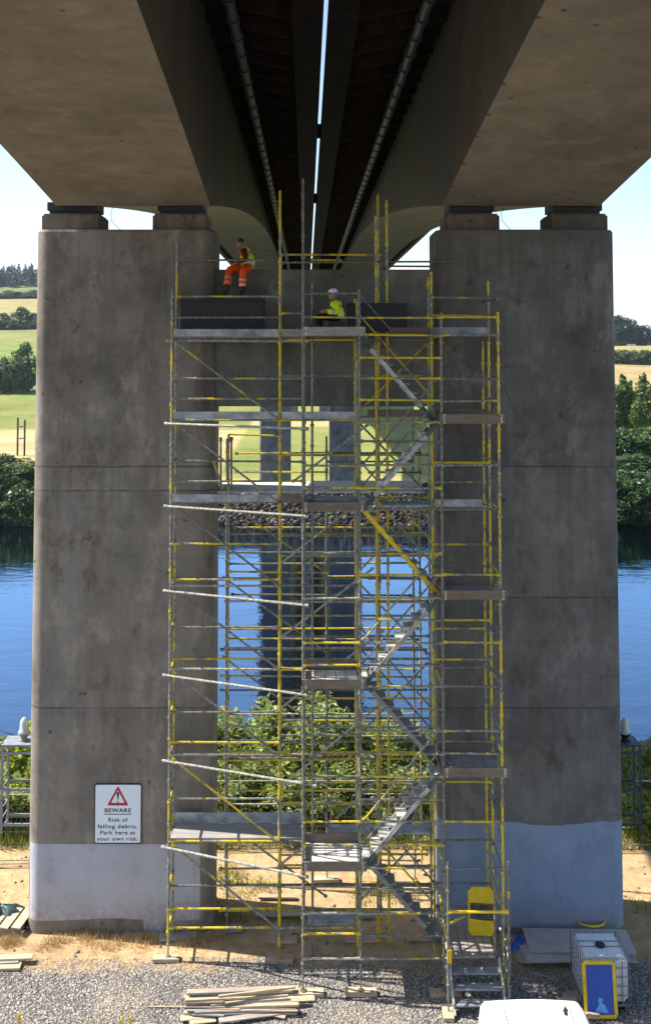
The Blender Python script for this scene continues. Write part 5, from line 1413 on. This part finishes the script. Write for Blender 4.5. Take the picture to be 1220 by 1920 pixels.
# far bank, left
def ft(name, lab, px, pyb, pyt, Y, w_, kind, m_, v, group, n=3500, size=.75):
    q = at(px, pyb, Y); zb = tz(q.x, Y)
    top = zat(pyt, Y); h = max(1.5, top-zb)
    plant(name, lab, 'tree', q.x, Y, h, w_, kind, m_, n, size, v, group)
gl_ = 'trees on the left far bank'
ft('bank_tree', 'dark round tree at the left edge of the far bank', -20, 960, 858, 147, 9, 'round', 'leaf_dark', 0, gl_)
ft('bank_tree', 'broad dark tree second from the left edge on the far bank', 14, 960, 848, 150, 8, 'round', 'leaf_dark', 1, gl_)
ft('bank_tree', 'lighter green tree by the water beside the left column', 40, 965, 868, 146.5, 6.5, 'round', 'leaf_poplar', 2, gl_)
ft('bank_tree', 'low dark bush tree at the water line beside the left column', 52, 965, 905, 144.5, 6, 'round', 'leaf_dark', 0, gl_)
ft('bank_tree', 'small green tree low on the left far bank', 8, 968, 900, 144.5, 6, 'round', 'leaf_poplar', 1, gl_)
ft('bank_tree', 'dark tree on the far bank hidden partly by the left column', 74, 960, 862, 149, 8, 'round', 'leaf_dark', 2, gl_)
ft('field_tree', 'large rounded dark tree in the green field on the left hillside', 44, 692, 637, 335, 10, 'round', 'leaf_dark', 1, 'trees in the left fields')
ft('field_tree', 'smaller tree left of the large hillside tree', 8, 692, 668, 335, 7, 'round', 'leaf_dark', 2, 'trees in the left fields')
ft('field_tree', 'rounded hedge tree at the edge of the upper left field', 42, 605, 574, 560, 12, 'round', 'leaf_dark', 0, 'trees in the left fields')
ft('field_tree', 'low hedge tree at the left end of the upper field hedge', 10, 605, 585, 560, 12, 'round', 'leaf_dark', 1, 'trees in the left fields')
ft('field_tree', 'hedge tree next to the column in the upper left hedge', 62, 603, 586, 562, 11, 'round', 'leaf_dark', 2, 'trees in the left fields')
for k in range(9): ft('hedge_tree', 'low dark hedge bush along the lower edge of the upper field', -24+12*k, 612, 599+2*(k % 2), 556, 8, 'round', 'leaf_dark', k % 3, 'hedge under the upper field')
for k in range(8): ft('hedge_tree', 'light green hedge tree below the skyline wood', -30+16*k, 568, 543+4*(k % 3), 800, 20, 'round', 'leaf_poplar', (k+1) % 3, 'light hedge below the skyline wood')
for k in range(6): ft('hedge_tree', 'low hedge bush at the foot of the big hillside tree', -18+14*k, 695, 683+2*(k % 2), 333, 5.5, 'round', 'leaf_dark', k % 3, 'hedge at the hillside tree')
for k in range(5): ft('hedge_tree', 'low bush at the foot of the right hill trees', 1146+19*k, 658, 640+3*(k % 2), 636, 14, 'round', 'leaf_dark', k % 3, 'bushes under the right hill trees')
for k in range(7): ft('hedge_tree', 'dark hedge tree along the top of the pale upper field', -30+20*k, 562, 546+3*(k % 3), 780, 17, 'round', 'leaf_dark', k % 3, 'hedge along the upper field', 3500)
# far wood on the skyline : one mass
def wood(name, pts, m_, seed):
    vs = []; fs = []; rr = random.Random(seed); off = 0
    allm = []
    for x, y, h, w_ in pts:
        cm = leaves(520, [((a[0]*w_/4+x, a[1]*w_/4+y, a[2]*h/10+tz(x, y)), (r_[0]*w_/4, r_[1]*w_/4, r_[2]*h/10)) for a, r_ in clump_set(10, 4, 1, 'conifer')], h*.10, rr.randrange(9999), m_, 2.5)
        allm.append(cm)
    bm = bmesh.new()
    for q in allm: bm.from_mesh(q)
    me_ = bpy.data.meshes.new(name); bm.to_mesh(me_); bm.free(); me_.materials.append(M[m_])
    o = bpy.data.objects.new(name, me_); COL.objects.link(o); return o
pts = []
for k in range(90):
    px = rnd.uniform(-60, 130); Y = rnd.uniform(880, 950); q = at(px, 530, Y); pts.append((q.x, Y, rnd.uniform(13, 19), rnd.uniform(8, 12)))
o = wood('skyline_wood', pts, 'leaf_far', 1); tag(o, 'dark conifer wood along the skyline of the left hill', 'wood', kind='stuff')
for k, (px, pt_, Y, w_, m_) in enumerate(((-15, 905, 141.6, 6, 'leaf_dark'), (12, 915, 141.4, 5, 'leaf_poplar'), (34, 910, 141.5, 5.5, 'leaf_dark'), (56, 918, 141.3, 5, 'leaf_poplar'), (75, 905, 141.5, 6, 'leaf_dark'), (0, 885, 144, 6, 'leaf_dark'), (26, 890, 144, 6, 'leaf_dark'))):
    ft('bank_bush', 'bush hanging over the water on the left far bank', px, 975, pt_, Y, w_, 'round', m_, k % 3, 'bushes at the left water line')
# right
gr = 'trees on the right far bank'
for k, (px, pt_, Y, w_, m_) in enumerate(((1145, 895, 141.5, 6, 'leaf_dark'), (1166, 905, 141.4, 5.5, 'leaf_dark'), (1188, 895, 141.5, 6, 'leaf_dark'), (1210, 900, 141.4, 6, 'leaf_dark'), (1232, 890, 141.6, 6, 'leaf_dark'), (1176, 880, 144.5, 6.5, 'leaf_dark'), (1214, 885, 144.5, 6.5, 'leaf_dark'))):
    ft('bank_bush', 'dark bush hanging over the water on the right far bank', px, 975, pt_, Y, w_, 'round', m_, k % 3, 'bushes at the right water line')
for px, pt_, Y, w_, v, lab in ((1168, 700, 215, 5, 0, 'tall pale poplar nearest the right column'), (1184, 712, 218, 4.6, 1, 'pale poplar second from the right column'), (1208, 698, 212, 5, 2, 'tall pale poplar near the right edge'), (1226, 715, 214, 4.6, 0, 'pale poplar cut by the right edge'), (1150, 715, 214, 4.6, 1, 'pale poplar half hidden by the right column'), (1197, 748, 205, 4, 2, 'short poplar between the two tallest')):
    ft('poplar', lab, px, 850, pt_, Y, w_, 'poplar', 'leaf_poplar', v, gr, 3800, .55)
for px, pt_, Y, w_, m_, v, lab in ((1172, 800, 168, 9, 'leaf_dark', 0, 'dark broad tree on the right far bank beside the column'), (1205, 795, 170, 9, 'leaf_dark', 1, 'dark broad tree on the right far bank near the edge'), (1232, 800, 166, 9, 'leaf_poplar', 2, 'mid green tree at the right edge of the far bank'), (1190, 850, 152, 8, 'leaf_dark', 2, 'low dark tree over the water on the right'), (1222, 860, 151, 8, 'leaf_dark', 0, 'low dark tree over the water at the right edge'), (1158, 855, 151, 8, 'leaf_dark', 1, 'low dark tree over the water beside the right column'), (1142, 800, 165, 9, 'leaf_dark', 2, 'dark tree behind the right column edge')):
    ft('bank_tree', lab, px, 940, pt_, Y, w_, 'round', m_, v, gr)
for px, pt_, Y, w_, m_, v, lab in ((1160, 590, 640, 22, 'leaf_far', 0, 'tall dark wooded clump beside the right column on the hill'), (1182, 596, 650, 20, 'leaf_far', 1, 'dark hill tree behind the white panel'), (1204, 610, 655, 20, 'leaf_far', 2, 'dark hill tree right of the white panel'), (1226, 618, 650, 20, 'leaf_far', 0, 'dark hill tree at the right edge'), (1140, 600, 650, 20, 'leaf_far', 2, 'dark hill tree partly behind the right column')):
    ft('hill_tree', lab, px, 655, pt_, Y, w_, 'round', m_, v, 'trees on the right hill')
for k in range(9): ft('hedge_bush', 'light green hedge bush on the right hillside', 1145+11*k, 700, 655+5*(k % 2), 480, 11, 'round', 'leaf_poplar', k % 3, 'hedge on the right hillside')
# white slatted board on the right hill
wbt = thing('hoarding', 'small white slatted hoarding on the right hill', 'hoarding', at(1183, 657, 630))
for k in range(4):
    a = at(1175.5+4*k, 657, 630); b2 = at(1178.3+4*k, 645, 630)
    MB().box((a.x, 630, a.z), (b2.x, 630.2, b2.z)).build('slat', 'white_paint', wbt)
a = at(1174, 658, 630.3); b2 = at(1192, 645.5, 630.3); MB().box((a.x, 630.3, a.z-.3), (b2.x, 630.5, a.z)).build('rail', 'lamp_grey', wbt); MB().box((a.x, 630.3, tz(a.x, 630)), (a.x+.4, 630.6, b2.z)).build('post', 'lamp_grey', wbt)
# timber pole pair on the left bank
hp = thing('pole_frame', 'twin timber poles with a crossarm at the left far bank', 'utility pole', (at(40, 850, 185).x, 185, tz(at(40, 850, 185).x, 185)))
for px, pt_ in ((34, 783), (47, 787)):
    a = at(px, 800, 185); MB().tube((a.x, 185, tz(a.x, 185)-.5), (a.x, 185, zat(pt_, 185)), .17, 8).build('pole', 'bark', hp)
for py in (800, 822): 
    a, b2 = at(31, py, 184.8), at(50, py, 184.8); MB().box((a.x, 184.75, a.z-.12), (b2.x, 184.85, a.z+.12)).build('crossarm', 'lamp_grey', hp)

# grass tufts, rocks, stones
def blades(n, area, hgt, seed, wid=.012):
    rg = np.random.default_rng(seed); V_ = []
    p = area(rg, n); h = hgt*(.4+.9*rg.random(n)); an = rg.random(n)*6.283; le = rg.normal(size=(n, 2))*.35
    z = terrain(p[:,0], p[:,1])-.02
    wx, wy = np.cos(an)*wid, np.sin(an)*wid
    a = np.stack([p[:,0]-wx, p[:,1]-wy, z], 1); b_ = np.stack([p[:,0]+wx, p[:,1]+wy, z], 1)
    c = np.stack([p[:,0]+le[:,0]*h, p[:,1]+le[:,1]*h, z+h], 1)
    V_ = np.stack([a, b_, c], 1).reshape(-1, 3)
    me_ = bpy.data.meshes.new('grass'); nv = len(V_)
    me_.vertices.add(nv); me_.vertices.foreach_set('co', V_.ravel().astype(np.float32))
    me_.loops.add(nv); me_.loops.foreach_set('vertex_index', np.arange(nv, dtype=np.int32))
    me_.polygons.add(n); me_.polygons.foreach_set('loop_start', np.arange(0, nv, 3, dtype=np.int32))
    me_.update(calc_edges=True); return me_
def stuff_mesh(name, me_, m_, lab, cat):
    me_.materials.append(M[m_]); o = bpy.data.objects.new(name, me_); COL.objects.link(o); return tag(o, lab, cat, kind='stuff')
def ar1(rg, n):
    k = rg.integers(0, 26, n); cx_ = np.random.default_rng(5).uniform(-7.6, -2.2, 26); cy_ = 25.72 + .13*np.random.default_rng(6).normal(size=26)
    cy_ = np.where(cx_ < -6.2, cy_-.15, cy_)
    return np.stack([cx_[k]+rg.normal(size=n)*.16, np.minimum(cy_[k]+rg.normal(size=n)*.13, 25.97)], 1)
stuff_mesh('dry_grass', blades(3600, ar1, .17, 11, .009), 'drygrass', 'dry straw coloured grass at the foot of the left column', 'grass')
def ar2(rg, n): 
    p = np.stack([rg.uniform(-16, 16, n), 30.2+np.abs(rg.normal(size=n))*1.6], 1); return p
stuff_mesh('rough_grass', blades(15000, ar2, .55, 12, .014), 'weed', 'rough green and straw grass along the fence line', 'grass')
def ar3(rg, n):
    k = rg.integers(0, 30, n); q = np.random.default_rng(8); cx_ = q.uniform(-9, 9, 30); cy_ = q.uniform(26.5, 30, 30)
    return np.stack([cx_[k]+rg.normal(size=n)*.25, cy_[k]+rg.normal(size=n)*.2], 1)
stuff_mesh('weeds', blades(4500, ar3, .16, 13), 'weed', 'low weeds scattered over the dirt between the columns', 'weeds')
def pebbles(name, n, xr_, yr_, smin, smax, seed, m_, lab, cat, zfun=None):
    rg = np.random.default_rng(seed)
    ico = bmesh.new(); bmesh.ops.create_icosphere(ico, subdivisions=1, radius=1); iv = np.array([v.co[:] for v in ico.verts]); fi = np.array([[v.index for v in f.verts] for f in ico.faces]); ico.free()
    x = rg.uniform(*xr_, n); y = rg.uniform(*yr_, n); s = smin+(smax-smin)*rg.random(n)**2.5
    z = terrain(x, y)
    sc_ = (s[:, None]*rg.uniform(.6, 1.25, (n, 3)))[:, None, :]
    jit = rg.uniform(.8, 1.15, (n, len(iv), 1))
    an = rg.random(n)*6.283; ca, sa = np.cos(an), np.sin(an)
    vv = iv[None]*sc_*jit
    vx = vv[..., 0]*ca[:, None]-vv[..., 1]*sa[:, None]; vy = vv[..., 0]*sa[:, None]+vv[..., 1]*ca[:, None]
    vv = np.stack([vx+x[:, None], vy+y[:, None], vv[..., 2]*.75+(z+s*.25)[:, None]], -1).reshape(-1, 3)
    ff = (fi[None]+(np.arange(n)*len(iv))[:, None, None]).reshape(-1, 3)
    me_ = bpy.data.meshes.new(name); nv, nf = len(vv), len(ff)
    me_.vertices.add(nv); me_.vertices.foreach_set('co', vv.ravel().astype(np.float32))
    me_.loops.add(nf*3); me_.loops.foreach_set('vertex_index', ff.ravel().astype(np.int32))
    me_.polygons.add(nf); me_.polygons.foreach_set('loop_start', np.arange(0, nf*3, 3, dtype=np.int32))
    me_.update(calc_edges=True); return stuff_mesh(name, me_, m_, lab, cat)
m, nt, b = mat('gravel stones'); M['gravel'] = m
geo = nt.nodes.new('ShaderNodeNewGeometry')
L(nt, ramp(nt, geo.outputs['Random Per Island'], [(0, (0.14, 0.13, 0.122)), (.5, (0.275, 0.258, 0.238)), (.85, (0.39, 0.355, 0.31)), (1, (.56, .50, .43))]), b.inputs['Base Color']); b.inputs['Roughness'].default_value = .9
m, nt, b = mat('bank rocks'); M['rocks'] = m
geo = nt.nodes.new('ShaderNodeNewGeometry')
L(nt, ramp(nt, geo.outputs['Random Per Island'], [(0, (0.010, 0.008, 0.007)), (.6, (0.03, 0.024, 0.020)), (.9, (0.10, 0.08, 0.065)), (1, (.26, .21, .18))]), b.inputs['Base Color']); b.inputs['Roughness'].default_value = .9
pebbles('gravel', 70000, (-9.5, 9.5), (20.5, 25.0), .007, .025, 21, 'gravel', 'loose grey gravel in front of the scaffold', 'gravel')
pebbles('rubble', 500, (-9, 9.5), (24.8, 30), .012, .06, 22, 'stone', 'scattered stones on the dirt around the pier', 'rubble')
pebbles('bank_rocks', 15000, (-26, 26), (140.2, 148), .10, .48, 23, 'rocks', 'boulders armouring the far river bank', 'rocks')

# ------------------------------------------------------------------ the air between here and the hills
m = bpy.data.materials.new('haze'); m.use_nodes = True; nt = m.node_tree
nt.nodes.remove(nt.nodes['Principled BSDF'])
pv = nt.nodes.new('ShaderNodeVolumePrincipled'); pv.inputs['Color'].default_value = (0.72, 0.84, 1.0, 1); pv.inputs['Density'].default_value = 0.00009; pv.inputs['Anisotropy'].default_value = 0.2
L(nt, pv.outputs[0], nt.nodes['Material Output'].inputs['Volume'])
hz = MB().box((-4200, -420, -14), (4200, 6200, 105)).build('haze', m, origin=(0, 0, 0)); tag(hz, 'thin blue air over the valley', 'haze', kind='stuff')
S.cycles.volume_bounces = 0
